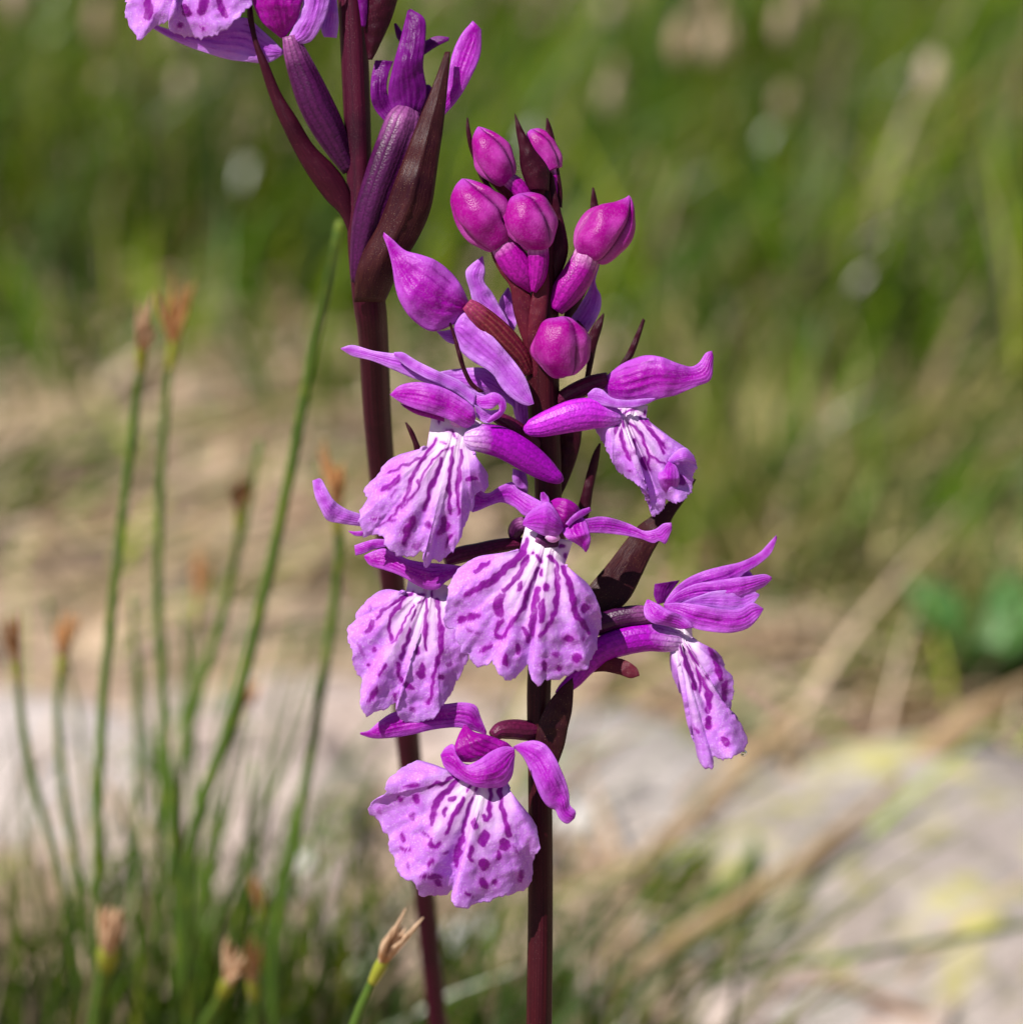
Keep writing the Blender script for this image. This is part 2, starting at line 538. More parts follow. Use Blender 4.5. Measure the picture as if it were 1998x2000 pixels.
def stem_mat(name, c0, c1, c2, fleck, rough=.42):
    N = NT(name)
    co = N.n("ShaderNodeTexCoord").outputs["Object"]
    uv = N.n("ShaderNodeUVMap", uv_map="UVMap").outputs[0]
    sp = N.n("ShaderNodeSeparateXYZ", {0: uv})
    a, s = sp.outputs[0], sp.outputs[1]
    st = N.n("ShaderNodeCombineXYZ", {0: N.math('MULTIPLY', a, 9.0), 1: N.math('MULTIPLY', s, 3.0), 2: 0.0}).outputs[0]
    n1 = N.noise(st, 4.0, 4)
    col = N.mix(N.ramp(n1, .35, .65), c0, c1)
    col = N.mix(N.ramp(N.noise(co, 300.0, 3), .5, .75), col, c2)
    v = N.n("ShaderNodeTexVoronoi", {"Vector": co, "Scale": 9500.0})
    fl = N.ramp(v.outputs["Distance"], 0.30, 0.08)
    sepc = N.n("ShaderNodeSeparateColor", {0: v.outputs["Color"]}).outputs[0]
    col = N.mix(N.math('MULTIPLY', N.math('MULTIPLY', fl, N.ramp(sepc, .6, .95)), 0.42), col, fleck)
    h = N.math('ADD', N.math('MULTIPLY', n1, 1.5), N.math('MULTIPLY', fl, .4))
    b = N.n("ShaderNodeBump", {"Strength": .35, "Distance": 0.0001, "Height": h}).outputs[0]
    N.finish(col, rough - .02, .16, 0.04, None, b)


stem_mat('stem', (0.026, 0.0024, 0.0060), (0.050, 0.0045, 0.009), (0.016, 0.0015, 0.005), (0.22, 0.07, 0.06))
stem_mat('stem_rosy', (0.034, 0.0024, 0.013), (0.066, 0.005, 0.021), (0.020, 0.0016, 0.009), (0.24, 0.07, 0.08))
stem_mat('bract_dark', (0.026, 0.002, 0.009), (0.048, 0.004, 0.015), (0.018, 0.0015, 0.007), (0.26, 0.07, 0.08), .36)
stem_mat('bract_red', (0.075, 0.005, 0.022), (0.12, 0.014, 0.024), (0.048, 0.004, 0.018), (0.48, 0.24, 0.15), .36)
stem_mat('bract_brown', (0.030, 0.0050, 0.011), (0.055, 0.014, 0.014), (0.020, 0.003, 0.009), (0.40, 0.24, 0.12), .38)


def plain_mat(name, cols, scale, rough=.6, trans=0.0, bump=0.0, bd=0.0005):
    N = NT(name)
    co = N.n("ShaderNodeTexCoord").outputs["Object"]
    n1 = N.noise(co, scale, 5)
    col = N.mix(N.ramp(n1, .35, .65), cols[0], cols[1])
    if len(cols) > 2:
        col = N.mix(N.ramp(N.noise(co, scale * 2.7, 4), .52, .68), col, cols[2])
    b = None
    if bump:
        b = N.n("ShaderNodeBump", {"Strength": bump, "Distance": bd, "Height": N.noise(co, scale * 3, 6)}).outputs[0]
    N.finish(col, rough, .35, trans, None, b)


plain_mat('column', [(0.75, 0.58, 0.75), (0.60, 0.20, 0.60)], 900)
plain_mat('sedge', [(0.060, 0.125, 0.016), (0.10, 0.18, 0.022), (0.15, 0.21, 0.02)], 160, .45, .15)
plain_mat('sedge_tip', [(0.30, 0.36, 0.03), (0.36, 0.36, 0.04)], 260, .5, .2)
plain_mat('chaff', [(0.66, 0.44, 0.28), (0.76, 0.57, 0.40), (0.50, 0.24, 0.10)], 420, .6, .3)
plain_mat('chaff_orange', [(0.62, 0.30, 0.10), (0.70, 0.44, 0.24), (0.42, 0.15, 0.04)], 420, .6, .3)
plain_mat('chaff_brown', [(0.22, 0.09, 0.03), (0.36, 0.18, 0.08), (0.60, 0.40, 0.22)], 420, .6, .2)
plain_mat('straw', [(0.46, 0.33, 0.19), (0.34, 0.22, 0.11), (0.55, 0.42, 0.27)], 120, .6, .2)
plain_mat('leaf', [(0.07, 0.19, 0.04), (0.12, 0.28, 0.07), (0.20, 0.36, 0.14)], 120, .4, .35, .2)


def attr_mat(name, trans, rough=.5):
    N = NT(name)
    c = N.n("ShaderNodeAttribute", attribute_name="tint").outputs["Color"]
    co = N.n("ShaderNodeTexCoord").outputs["Object"]
    col = N.mix(N.ramp(N.noise(co, 90.0, 3), .3, .75), c, (0.10, 0.10, 0.03), 'MIX')
    col = N.mix(.92, col, c)
    N.finish(col, rough, .35, trans)


attr_mat('blades', .45, .30)
attr_mat('litter', .12, .6)


def ground_mat():
    N = NT('ground')
    co = N.n("ShaderNodeTexCoord").outputs["Object"]
    n1 = N.noise(co, 14.0, 6); n2 = N.noise(co, 60.0, 5); n3 = N.noise(co, 260.0, 4)
    col = N.mix(N.ramp(n2, .38, .62), (0.30, 0.205, 0.14), (0.47, 0.36, 0.28))
    col = N.mix(N.ramp(n3, .5, .72), col, (0.12, 0.075, 0.045))
    col = N.mix(N.math('MULTIPLY', N.ramp(n1, .5, .62), .7), col, (0.075, 0.095, 0.022))
    b = N.n("ShaderNodeBump", {"Strength": .8, "Distance": 0.004, "Height": N.math('ADD', n2, N.math('MULTIPLY', n3, .4))}).outputs[0]
    N.finish(col, .9, .2, 0, None, b)


ground_mat()


def rock_mat(name, c0, c1, c2, lichen=None, amount=.5, lscale=45):
    N = NT(name)
    co = N.n("ShaderNodeTexCoord").outputs["Object"]
    n1 = N.noise(co, 55.0, 6); n2 = N.noise(co, 240.0, 5); n3 = N.noise(co, 900.0, 3)
    col = N.mix(N.ramp(n1, .35, .65), c0, c1)
    col = N.mix(N.ramp(n2, .52, .64), col, c2)
    col = N.mix(N.math('MULTIPLY', N.ramp(n3, .58, .70), .7), col, (0.06, 0.055, 0.055))
    if lichen:
        l = N.ramp(N.math('ADD', N.noise(co, lscale, 6, .7), N.math('MULTIPLY', N.math('SUBTRACT', n2, .5), .5)), .58 - .16 * amount, .76 - .16 * amount)
        col = N.mix(N.math('MULTIPLY', l, .7), col, N.mix(n2, lichen[0], lichen[1]))
    b = N.n("ShaderNodeBump", {"Strength": .7, "Distance": 0.0015, "Height": N.math('ADD', n2, N.math('MULTIPLY', n1, 2.0))}).outputs[0]
    N.finish(col, .85, .3, 0, None, b)


rock_mat('rock_lichen', (0.28, 0.235, 0.215), (0.37, 0.33, 0.31), (0.13, 0.115, 0.11), ((0.42, 0.39, 0.08), (0.54, 0.50, 0.13)), .55, 75)
rock_mat('rock_pink', (0.42, 0.33, 0.29), (0.52, 0.43, 0.39), (0.24, 0.18, 0.16))
rock_mat('rock_grey', (0.33, 0.29, 0.27), (0.43, 0.39, 0.37), (0.18, 0.16, 0.15))
rock_mat('rock_white', (0.60, 0.57, 0.55), (0.70, 0.67, 0.65), (0.44, 0.41, 0.40))
rock_mat('rock_pale', (0.44, 0.38, 0.36), (0.54, 0.48, 0.46), (0.25, 0.21, 0.20))
rock_mat('hollow_shade', (0.10, 0.062, 0.045), (0.15, 0.095, 0.07), (0.05, 0.032, 0.025))  # dark colour that stands for the shade in a hollow


# ------------------------------------------------------------------ terrain
def hgt(x, y):
    r = math.hypot(x, y - .2)
    v = Vector((x * 9, y * 9, .3))
    h = mnoise.noise(v) * .005 + mnoise.noise(v * 4.1) * .0018
    h += mnoise.noise(Vector((x * .9, y * .9, 5))) * .03 * min(r, 1.0) ** 2
    h += max(0, y - 1.5) * .05 + max(0, r - 6) * .04 * (1 + mnoise.noise(Vector((x * .08, y * .08, 2))))
    return h - .002


def build_ground():
    t = np.linspace(-1, 1, 181)
    gx = 60 * np.sign(t) * np.abs(t) ** 4
    gx = np.sign(t) * (np.abs(gx) + .35 * np.abs(t))
    gy = gx + .25
    V = [(x, y, hgt(x, y)) for x in gx for y in gy]
    o = mesh_obj('ground', V, grid_faces(181, 181), 'ground', None, origin=(0, 0, 0))
    o.data.flip_normals()
    tag(o, 'bare tan soil and thin turf under the orchids', 'ground', kind='structure')


build_ground()


def zone_noise(x, y, f=9.0, s=0.0):
    return mnoise.noise(Vector((x * f, y * f, s)))


def blades(name, roots, hs, ws, lean, tints, mat, segs=4, droop=.5, face=None):
    """many grass leaves in one mesh; roots Nx3, lean Nx2 in units of height"""
    N = len(roots)
    roots = np.asarray(roots, float); hs = np.asarray(hs, float)[:, None]; ws = np.asarray(ws, float)[:, None]
    lean = np.asarray(lean, float)
    ang = rng.uniform(0, np.pi, N) if face is None else face
    side = np.c_[np.cos(ang), np.sin(ang), np.zeros(N)]
    V, T = [], []
    for i in range(segs + 1):
        u = i / segs
        off = np.c_[lean * hs * (u ** 1.6), hs[:, 0] * (u - droop * .5 * u ** 2.5 * np.minimum(np.linalg.norm(lean, axis=1), 1.5))]
        c = roots + off
        wd = ws * (1 - u ** 2) * .5 + ws * .02
        V.append(c - side * wd); V.append(c + side * wd)
    V = np.stack(V, 1)                      # N x 2(segs+1) x 3
    k = 2 * (segs + 1)
    base = (np.arange(N) * k)[:, None]
    F = []
    for i in range(segs):
        q = np.array([2 * i, 2 * i + 1, 2 * i + 3, 2 * i + 2])[None, :]
        F.append(base + q)
    F = np.stack(F, 1).reshape(-1, 4)
    T = np.repeat(np.asarray(tints, float), k, 0)
    return mesh_obj(name, V.reshape(-1, 3), F, mat, None, None, {"tint": T}, origin=(0, roots[:, 1].mean(), 0))


GREENS = np.array([(0.085, 0.185, 0.007), (0.13, 0.25, 0.009), (0.20, 0.30, 0.014), (0.30, 0.36, 0.025), (0.15, 0.24, 0.08), (0.04, 0.09, 0.005)])
STRAWS = np.array([(0.55, 0.41, 0.29), (0.45, 0.32, 0.21), (0.64, 0.50, 0.37), (0.24, 0.14, 0.08), (0.42, 0.33, 0.18)])


def tints(n, green, jitter=.25):
    g = GREENS[rng.integers(0, len(GREENS), n)]
    s = STRAWS[rng.integers(0, len(STRAWS), n)]
    c = np.where((rng.random(n) < green)[:, None], g, s)
    return c * rng.uniform(1 - jitter, 1 + jitter, (n, 1))


def meadow():
    R, H, W, Ln, T = [], [], [], [], []
    # clumps of green grass behind the stones
    for _ in range(2600):
        y = .28 + 1.5 * rng.random() ** 1.7
        x = rng.uniform(-.5, .5) * (.35 + y)
        lim = .375 + .05 * zone_noise(x, y, 7, 3.0) - .085 * min(max((x + .01) / .05, 0), 1)
        if y < lim and rng.random() > .22 * math.exp(-((lim - y) / .05) ** 2): continue
        n = int(rng.integers(12, 26))
        tall = rng.uniform(.025, .062) * (.55 if y < lim + .02 else 1.0)
        dx = rng.uniform(-.1, 1.0) if x > -.01 else rng.uniform(-.3, .7)
        gr = .965 if zone_noise(x, y, 6, 8.) > -.3 else .85
        for q in range(n):
            rx, ry = x + rng.normal(0, .009), y + rng.normal(0, .009)
            R.append((rx, ry, hgt(rx, ry) - .001)); H.append(tall * rng.uniform(.5, 1.15)); W.append(rng.uniform(.0010, .0026))
            Ln.append((dx + rng.normal(0, .28), rng.normal(0, .28)))
        T.append(tints(n, gr) * rng.uniform(.35, 1.35))
    o = blades('meadow_grass', R, H, W, Ln, np.vstack(T), 'blades')
    tag(o, 'dense green meadow grass behind the stony patch', 'grass', kind='stuff')


meadow()


def seed_heads():
    V, F, T = [], [], []
    for q in range(900):
        y = .42 + 1.0 * rng.random() ** 1.3; x = rng.uniform(-.4, .4) * (.3 + y)
        h = rng.uniform(.035, .075); r = rng.uniform(.0012, .0024); L = r * rng.uniform(1.6, 3)
        c = np.array([x, y, hgt(x, y) + h]); b = len(V)
        for i, (u, k) in enumerate(((-1, .05), (-.6, .8), (0, 1), (.6, .7), (1, .05))):
            for j in range(6):
                V.append(c + np.array([math.cos(j * 1.047) * r * k, math.sin(j * 1.047) * r * k, u * L]))
        for i in range(4):
            for j in range(6):
                F.append([b + i * 6 + j, b + i * 6 + (j + 1) % 6, b + i * 6 + 6 + (j + 1) % 6, b + i * 6 + 6 + j])
        # its thin stalk
        b2 = len(V)
        for z0, rr in ((0, .0004), (h - L, .0003)):
            for j in range(3):
                V.append(np.array([x + math.cos(j * 2.09) * rr, y + math.sin(j * 2.09) * rr, hgt(x, y) + z0]))
        for j in range(3):
            F.append([b2 + j, b2 + (j + 1) % 3, b2 + 3 + (j + 1) % 3, b2 + 3 + j])
        t = STRAWS[rng.integers(0, 3)] * rng.uniform(.7, 1.1)
        T += [t] * 30 + [GREENS[3] * .8] * 6
    o = mesh_obj('seed_heads', np.array(V), F, 'litter', None, None, {"tint": np.array(T)}, origin=(0, .8, 0))
    tag(o, 'tiny tan seed heads scattered all through the meadow grass', 'seed heads', kind='stuff')


seed_heads()


def litter():
    R, H, W, Ln, T, A = [], [], [], [], [], []
    for _ in range(9000):
        y = .10 + .50 * rng.random(); x = rng.uniform(-.26, .26)
        band = math.exp(-((y - .33 - .03 * zone_noise(x, y, 5, 1.)) / .075) ** 2)
        if x > .0: band = max(band, .8 * math.exp(-((y - .25) / .07) ** 2))
        if rng.random() > band * .95 + .06: continue
        R.append((x, y, hgt(x, y) + rng.uniform(.0005, .004)))
        h = rng.uniform(.012, .04)
        big = rng.random() < .10
        if big: h *= .7
        a = rng.normal(0.2, .9) if rng.random() < .7 else rng.uniform(0, 6.28)
        m = rng.uniform(1.5, 4) if big else rng.uniform(2.5, 9)
        H.append(h / m); Ln.append((m * math.cos(a), m * math.sin(a))); W.append(rng.uniform(.0022, .0042) if big else rng.uniform(.0008, .0022)); A.append(a + 1.57)
    # thin dead blades arching over the stones
    for _ in range(150):
        y = rng.uniform(.13, .27); x = rng.uniform(-.07, .08)
        R.append((x, y, hgt(x, y)))
        h = rng.uniform(.012, .028); a = rng.normal(.5, .8); m = rng.uniform(.5, 1.6)
        H.append(h); Ln.append((m * math.cos(a), m * math.sin(a))); W.append(rng.uniform(.0006, .0015)); A.append(rng.uniform(0, 3.1))
    T = tints(len(R), .22)
    T[-150:] = tints(150, .5)
    wide = np.array(W) > .003
    T[wide] = STRAWS[rng.integers(0, 4, wide.sum())] * rng.uniform(.6, 1.1, (wide.sum(), 1))
    o = blades('dry_grass', R, H, W, Ln, T, 'litter', 4, .05, np.array(A))
    tag(o, 'flattened straw coloured dead grass between stones and meadow', 'dry grass', kind='stuff')


litter()


def moss():
    R, H, W, Ln = [], [], [], []
    for _ in range(15000):
        y = rng.uniform(.20, .52); x = rng.uniform(.01, .22)
        d = ((x - .105) / .085) ** 2 + ((y - .345) / .125) ** 2 + .5 * zone_noise(x, y, 22, 4.)
        if d > 1: continue
        R.append((x, y, hgt(x, y) - .001)); H.append(rng.uniform(.006, .020) * (1.5 if zone_noise(x, y, 40, 6.) > .1 else .8)); W.append(rng.uniform(.0008, .002))
        Ln.append((rng.normal(.25, .5), rng.normal(0, .5)))
    base = np.array([(0.27, 0.24, 0.08), (0.15, 0.18, 0.03), (0.40, 0.33, 0.15), (0.08, 0.13, 0.02)])
    T = base[rng.integers(0, 4, len(R))] * rng.uniform(.8, 1.25, (len(R), 1))
    o = blades('moss_turf', R, H, W, Ln, T, 'litter', 3)
    tag(o, 'short olive and tan mossy turf beside the meadow grass', 'moss', kind='stuff')


moss()


S0 = 1 / .966


def tuft():
    R, H, W, Ln, T = [], [], [], [], []
    for cx, cy, n, hh, sp in ((-.030, .070, 260, .052, .012), (-.010, .080, 260, .050, .011), (-.050, .085, 300, .054, .014), (-.036, .052, 200, .054, .010), (.006, .092, 60, .032, .008), (-.004, .125, 60, .030, .010), (-.030, .125, 90, .032, .014)):
        for q in range(n):
            rx, ry = cx + rng.normal(0, sp), cy + rng.normal(0, sp)
            R.append((rx, ry, hgt(rx, ry) - .001)); H.append(hh * rng.uniform(.45, 1.2)); W.append(rng.uniform(.0007, .0016))
            Ln.append((rng.normal(.1, .38), rng.normal(0, .3)))
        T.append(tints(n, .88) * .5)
    # bent clumps among the stones, tinted darker for the hollow's shadows
    for px, py, n, hh, lx in ((1500, 1650, 26, .014, .9), (1420, 1720, 26, .015, 1.0), (1300, 1800, 24, .015, 1.0), (1720, 1290, 36, .015, .3), (1690, 1220, 24, .015, .3)):
        c = gpt(px * S0, py * S0, 0.0)
        for q in range(n):
            rx, ry = c[0] + rng.normal(0, .006), c[1] + rng.normal(0, .006)
            R.append((rx, ry, hgt(rx, ry) - .001)); H.append(hh * rng.uniform(.5, 1.2)); W.append(rng.uniform(.0008, .0020))
            Ln.append((lx + rng.normal(0, .3), rng.normal(0, .3)))
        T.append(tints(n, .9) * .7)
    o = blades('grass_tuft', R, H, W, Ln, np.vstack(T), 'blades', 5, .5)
    tag(o, 'low fine leaved green turf at the foot of the sedge stems', 'grass', kind='stuff')


tuft()


# ------------------------------------------------------------------ stones
def stone(name, c, size, mat, seed, label, group=None, squash=.6, rot=0.0):
    import bmesh
    bm = bmesh.new()
    bmesh.ops.create_icosphere(bm, subdivisions=4, radius=1.0)
    for v in bm.verts:
        d = v.co.normalized()
        r = 1 + .22 * mnoise.noise(d * 1.3 + Vector((seed, 0, 0))) + .10 * mnoise.noise(d * 3.1 + Vector((0, seed, 0))) + .03 * mnoise.noise(d * 8 + Vector((0, 0, seed)))
        p = d * r
        # a few flat breaks
        for q in range(5):
            nrm = Vector((math.sin(seed * 3.1 + q * 2.4), math.cos(seed * 1.7 + q * 1.9), math.sin(seed + q * 3.3) * .8)).normalized()
            e = p.dot(nrm) - .78
            if e > 0: p -= nrm * e * .85
        v.co = Vector((p.x * size[0], p.y * size[1], p.z * size[2]))
    me = bpy.data.meshes.new(name)
    bm.to_mesh(me); bm.free()
    me.polygons.foreach_set("use_smooth", np.ones(len(me.polygons), bool))
    me.materials.append(MAT[mat])
    o = bpy.data.objects.new(name, me)
    o.rotation_euler = (0, 0, rot)
    place(o, None, np.array([c[0], c[1], hgt(c[0], c[1]) + size[2] * .25]))
    tag(o, label, 'stone', group)
    return o


def stone_px(x, y, sx, sy, h, mat, seed, label, group=None, rot=0.0):
    g = gpt(x, y, .004)
    f = np.linalg.norm(g - CAMP) / DIST * K
    return stone('stone', g, (sx * f, sy * f, h * f), mat, seed, label, group, rot=rot)


stone_px(1880, 1730, 520, 700, 190, 'rock_lichen', 3.0, 'large pale stone blotched with yellow lichen', rot=.5)
stone_px(1250, 1500, 230, 420, 70, 'rock_grey', 8.0, 'flat grey stone half sunk beside the lichen covered stone', rot=.6)
stone_px(420, 1500, 330, 520, 90, 'rock_pink', 5.0, 'broad pinkish grey slab behind the sedge stems', rot=.2)
stone_px(60, 1450, 260, 430, 110, 'rock_pale', 6.5, 'pale stone next to the broad pinkish slab', rot=.9)
stone_px(760, 1380, 240, 420, 80, 'rock_pink', 7.7, 'smaller pinkish stone between the broad slab and flat grey stone', rot=1.4)
stone_px(1690, 880, 110, 190, 70, 'rock_pink', 9.1, 'rounded pinkish stone in the green grass beyond the moss', rot=.3)
stone_px(1520, 1010, 105, 160, 60, 'rock_pink', 11.3, 'rounded pinkish stone sitting before the moss', rot=.8)
stone_px(1545, 1590, 100, 150, 45, 'hollow_shade', 13.1, 'dark brown stone added as the shadow of the hollow beside the lichen covered stone', rot=.4)  # stone added to give the dark of a shadowed hollow
for i, (x, y, s, m) in enumerate([(1420, 1930, 90, 'rock_pink'), (1330, 1790, 60, 'rock_grey'), (1620, 1960, 80, 'rock_grey'), (1560, 1880, 55, 'rock_pink'),
                                  (1180, 1870, 60, 'rock_grey'), (1240, 1960, 70, 'rock_pink'), (1110, 1560, 60, 'rock_white'), (1010, 1650, 60, 'rock_grey'),
                                  (900, 1790, 60, 'rock_white'), (660, 1760, 55, 'rock_pink'), (560, 1640, 60, 'rock_white'), (1780, 1990, 70, 'rock_pink'), (1480, 1760, 60, 'rock_pink')]):
    col = {'rock_white': 'whitish', 'rock_grey': 'grey', 'rock_pink': 'pinkish'}[m]
    stone_px(x, y, s, s * 1.7, s * .6, m, 20 + i * 1.37, 'small %s pebble on bare soil around the larger stones' % col, '%s pebbles on the soil' % col, rot=i * .7)


# ------------------------------------------------------------------ sedge stems
def world_tube(name, P, R, mat, parent, n=40, m=10):
    V, F, uv = tube_pts(P, R, n, m)
    return mesh_obj(name, V, F, mat, parent, uv)


def sedge(pts, mm, width, root, label, head='chaff', hs=1.0, group='sedge stems with dry tips'):
    """pts in photo px (top first), mm behind the orchid's plane; rooted in the turf"""
    ws = np.interp(np.linspace(0, 1, len(pts)), np.linspace(0, 1, len(np.atleast_1d(mm))), np.atleast_1d(mm)) / 1000 / K
    P = [pt(p[0], p[1], w) for p, w in zip(pts, ws)]
    f = [(DIST + w * K) / DIST * K for w in ws]
    R = [width / 2 * a * b for a, b in zip(f, np.linspace(.75, 1.0, len(pts)))]
    rt = np.array([root[0], root[1], hgt(*root) - .002])
    base = empty('sedge_stem', rt)
    tag(base, label, 'sedge stem', group)
    mid = P[-1] * .45 + rt * .55; mid[0] = P[-1][0] * .6 + rt[0] * .4
    world_tube('stalk', P + [mid, rt], R + [R[-1] * 1.05, R[-1] * 1.1], 'sedge', base)
    if head:
        d = norm(P[0] - P[1]); r0 = R[0]; L = 74 * f[0] * hs
        # yellow-green sheath under the spikelet, then loose papery scales
        world_tube('sheath', [P[0] - d * L * .7, P[0] - d * L * .2, P[0] + d * L * .12], [r0 * 1.1, r0 * 1.45, r0 * 1.1], 'sedge_tip', base, 12, 10)
        sp = empty('spikelet', P[0], base)
        for q in range(13):
            a = q * 2.4 + random.random()
            u = norm(np.cross(d, np.array([math.cos(a), math.sin(a), .3])))
            spread = random.uniform(.03, .36)
            ln = L * random.uniform(.8, 1.7)
            e = P[0] + d * ln * (1 - spread * .4) + u * ln * spread + np.array([0, 0, -ln * spread * .3])
            m1 = P[0] + d * ln * .5 + u * ln * spread * .75
            world_tube('scale', [P[0] - d * L * .1 + u * r0 * .3, m1, e], [r0 * .75, r0 * .62, r0 * .10], head, sp, 9, 6)
    return base


S = 1 / .966
def dp(*pts): return [(x * S, y * S) for x, y in pts]

sedge(dp((268, 655), (262, 720), (240, 900), (215, 1120), (196, 1300), (184, 1600)), (50, 62), 21, (-.034, .050), 'tall sedge stem with bent pale pinkish husk at its tip, beside its taller twin', 'chaff', 1.15)
sedge(dp((328, 640), (315, 740), (303, 920), (298, 1100), (308, 1350), (330, 1650)), (62, 72), 19, (-.030, .060), 'tall sedge stem with upright feathery orange based husk', 'chaff_orange', 1.25)
sedge(dp((642, 420), (622, 520), (592, 650), (550, 880), (505, 1090), (440, 1350), (360, 1600)), (37, 62), 24, (-.028, .062), 'thick bare green sedge stalk slanting up behind the stem of the taller orchid', None, group='bare green sedge stalks')
sedge(dp((490, 830), (460, 1000), (420, 1150), (370, 1320), (335, 1480)), (75, 85), 14, (-.030, .075), 'thin bare green sedge stalk next to the thick slanting one', None, group='bare green sedge stalks')
sedge(dp((452, 962), (444, 1050), (418, 1180), (370, 1330), (340, 1500)), (72, 82), 16, (-.026, .072), 'sedge stem with short reddish brown husk beside the thin bare stalk', 'chaff_brown', .8)
sedge(dp((636, 950), (640, 1050), (622, 1200), (590, 1400), (550, 1620), (520, 1780)), (55, 67), 22, (-.018, .060), 'sedge stem with fat orange husk close to the stem of the taller orchid', 'chaff_orange', 1.25)
sedge(dp((30, 1245), (38, 1330), (62, 1470), (100, 1600), (128, 1720)), (62, 70), 18, (-.032, .066), 'short curved sedge stem with dark brown husk', 'chaff_brown', 1.0)
sedge(dp((118, 1235), (110, 1330), (118, 1480), (140, 1620), (160, 1740)), (70, 77), 20, (-.031, .068), 'short sedge stem with narrow orange tip next to the dark brown husk', 'chaff_orange', .9)
sedge(dp((374, 1130), (368, 1230), (350, 1350), (335, 1500)), (110, 115), 14, (-.028, .10), 'blurry orange tipped sedge stem growing behind the two tall ones', 'chaff_orange', 1.1)
sedge(dp((458, 1335), (440, 1420), (420, 1500), (390, 1640)), (105, 112), 16, (-.022, .095), 'sedge stem with small round orange husk beside the thick slanting stalk', 'chaff_orange', .7)
sedge(dp((492, 1712), (500, 1800), (505, 1900)), (82, 87), 14, (-.016, .072), 'low sedge stem with round orange husk in the turf', 'chaff_orange', .7)
sedge(dp((724, 1812), (700, 1860), (672, 1925), (655, 1990)), (14, 18), 24, (-.013, .024), 'short sharp sedge stem with hanging straw coloured husk between the two orchids', 'chaff', 1.25)
sedge(dp((432, 1850), (408, 1900), (380, 1960)), (50, 57), 26, (-.022, .050), 'bright green sedge tip with pale cream husk in the turf', 'chaff', 1.2)
sedge(dp((476, 1850), (482, 1920), (486, 1990)), (57, 62), 22, (-.019, .054), 'green sedge tip with brown husk beside the cream husked one', 'chaff_brown', 1.0)
sedge(dp((206, 1790), (196, 1860), (184, 1950)), (52, 60), 40, (-.031, .052), 'stout green sedge shoot with torn pale husk in the turf', 'chaff', 1.3)
sedge(dp((600, 1180), (520, 1440), (470, 1660)), (137, 145), 13, (-.018, .125), 'very thin grey green stalk far behind the sedge stems', None, group='bare green sedge stalks')


for q in range(16):
    x0 = random.uniform(60, 640); y0 = random.uniform(1120, 1560); mmd = random.uniform(70, 125)
    x2 = 330 + (x0 - 330) * .35 + random.uniform(-60, 60)
    sedge([(x0, y0), (x0 * .75 + x2 * .25 + random.uniform(-8, 8), y0 + 140), (x0 * .4 + x2 * .6, y0 + 330), (x2, 1900)], (mmd, mmd + 6), random.uniform(8, 14), (-.030 + random.uniform(-.012, .016), mmd / 1000 + .012),
          'thin blurred bare stalk crowding behind the husked sedge stems', None, group='thin bare stalks behind the sedge stems')


def straw_blade(pts, hs, wid, mat, label):
    P = [gpt(x * S, y * S, h) for (x, y), h in zip(pts, hs)]
    f = [np.linalg.norm(p - CAMP) / DIST * K for p in P]
    R = [wid * a * b for a, b in zip(f, [.9] + [1.0] * (len(P) - 2) + [.25])]
    V, F, uv = tube_pts(P, R, 40, 8, squash=.45)
    o = mesh_obj('dry_blade' if mat == 'straw' else 'green_blade', V, F, mat, None, uv)
    tag(o, label, 'grass blade', 'single blades across the stones')


straw_blade([(1640, 1520), (1720, 1450), (1830, 1360), (1990, 1260)], [.004, .012, .018, .02], 26, 'straw', 'broad orange tan dead blade rising past the lichen covered stone')
straw_blade([(1190, 1640), (1330, 1520), (1450, 1390), (1520, 1330)], [.004, .010, .016, .02], 20, 'straw', 'pale dead blade slanting over the flat grey stone')
straw_blade([(1120, 1880), (1300, 1760), (1500, 1640), (1700, 1470)], [.004, .008, .012, .016], 20, 'straw', 'long bleached blade lying at the edge of the lichen covered stone')
straw_blade([(1990, 1735), (1700, 1790), (1450, 1830), (1250, 1880)], [.028, .030, .026, .012], 7, 'sedge', 'thin dark green stalk crossing in front of the lichen covered stone')
straw_blade([(1560, 1620), (1500, 1480), (1480, 1360), (1530, 1330)], [.002, .010, .016, .02], 14, 'straw', 'curled tan dead blade arching up beside the lichen covered stone')
straw_blade([(1440, 1560), (1400, 1650), (1290, 1740), (1210, 1800)], [.010, .010, .008, .006], 16, 'sedge', 'green blade bent low between the flat grey and lichen covered stones')


def leafy_plant():
    c = gpt(1850 * S, 1310 * S, 0.0)
    root = empty('leafy_plant', np.array([c[0], c[1], hgt(c[0], c[1])]))
    tag(root, 'small rosette of rounded bright green leaves beyond the lichen covered stone', 'plant')
    for q in range(5):
        a = q * 2.4
        d = np.array([math.cos(a), math.sin(a), 0]); u = np.array([-d[1], d[0], 0])
        L, W = rng.uniform(.010, .017), rng.uniform(.0035, .005)
        n, m = 12, 7
        G = np.zeros((n, m, 3))
        for i in range(n):
            s = i / (n - 1)
            wd = W * math.sin(math.pi * min(.04 + s * .95, 1)) ** .8
            for j in range(m):
                t = j / (m - 1) * 2 - 1
                G[i, j] = np.array(root["_w"]) + d * L * s + u * wd * t + np.array([0, 0, .002 + .012 * math.sin(s * 1.7) + .002 * abs(t)])
        V, F = shell(G, .0004)
        mesh_obj('leaf', V, F, 'leaf', root)


leafy_plant()


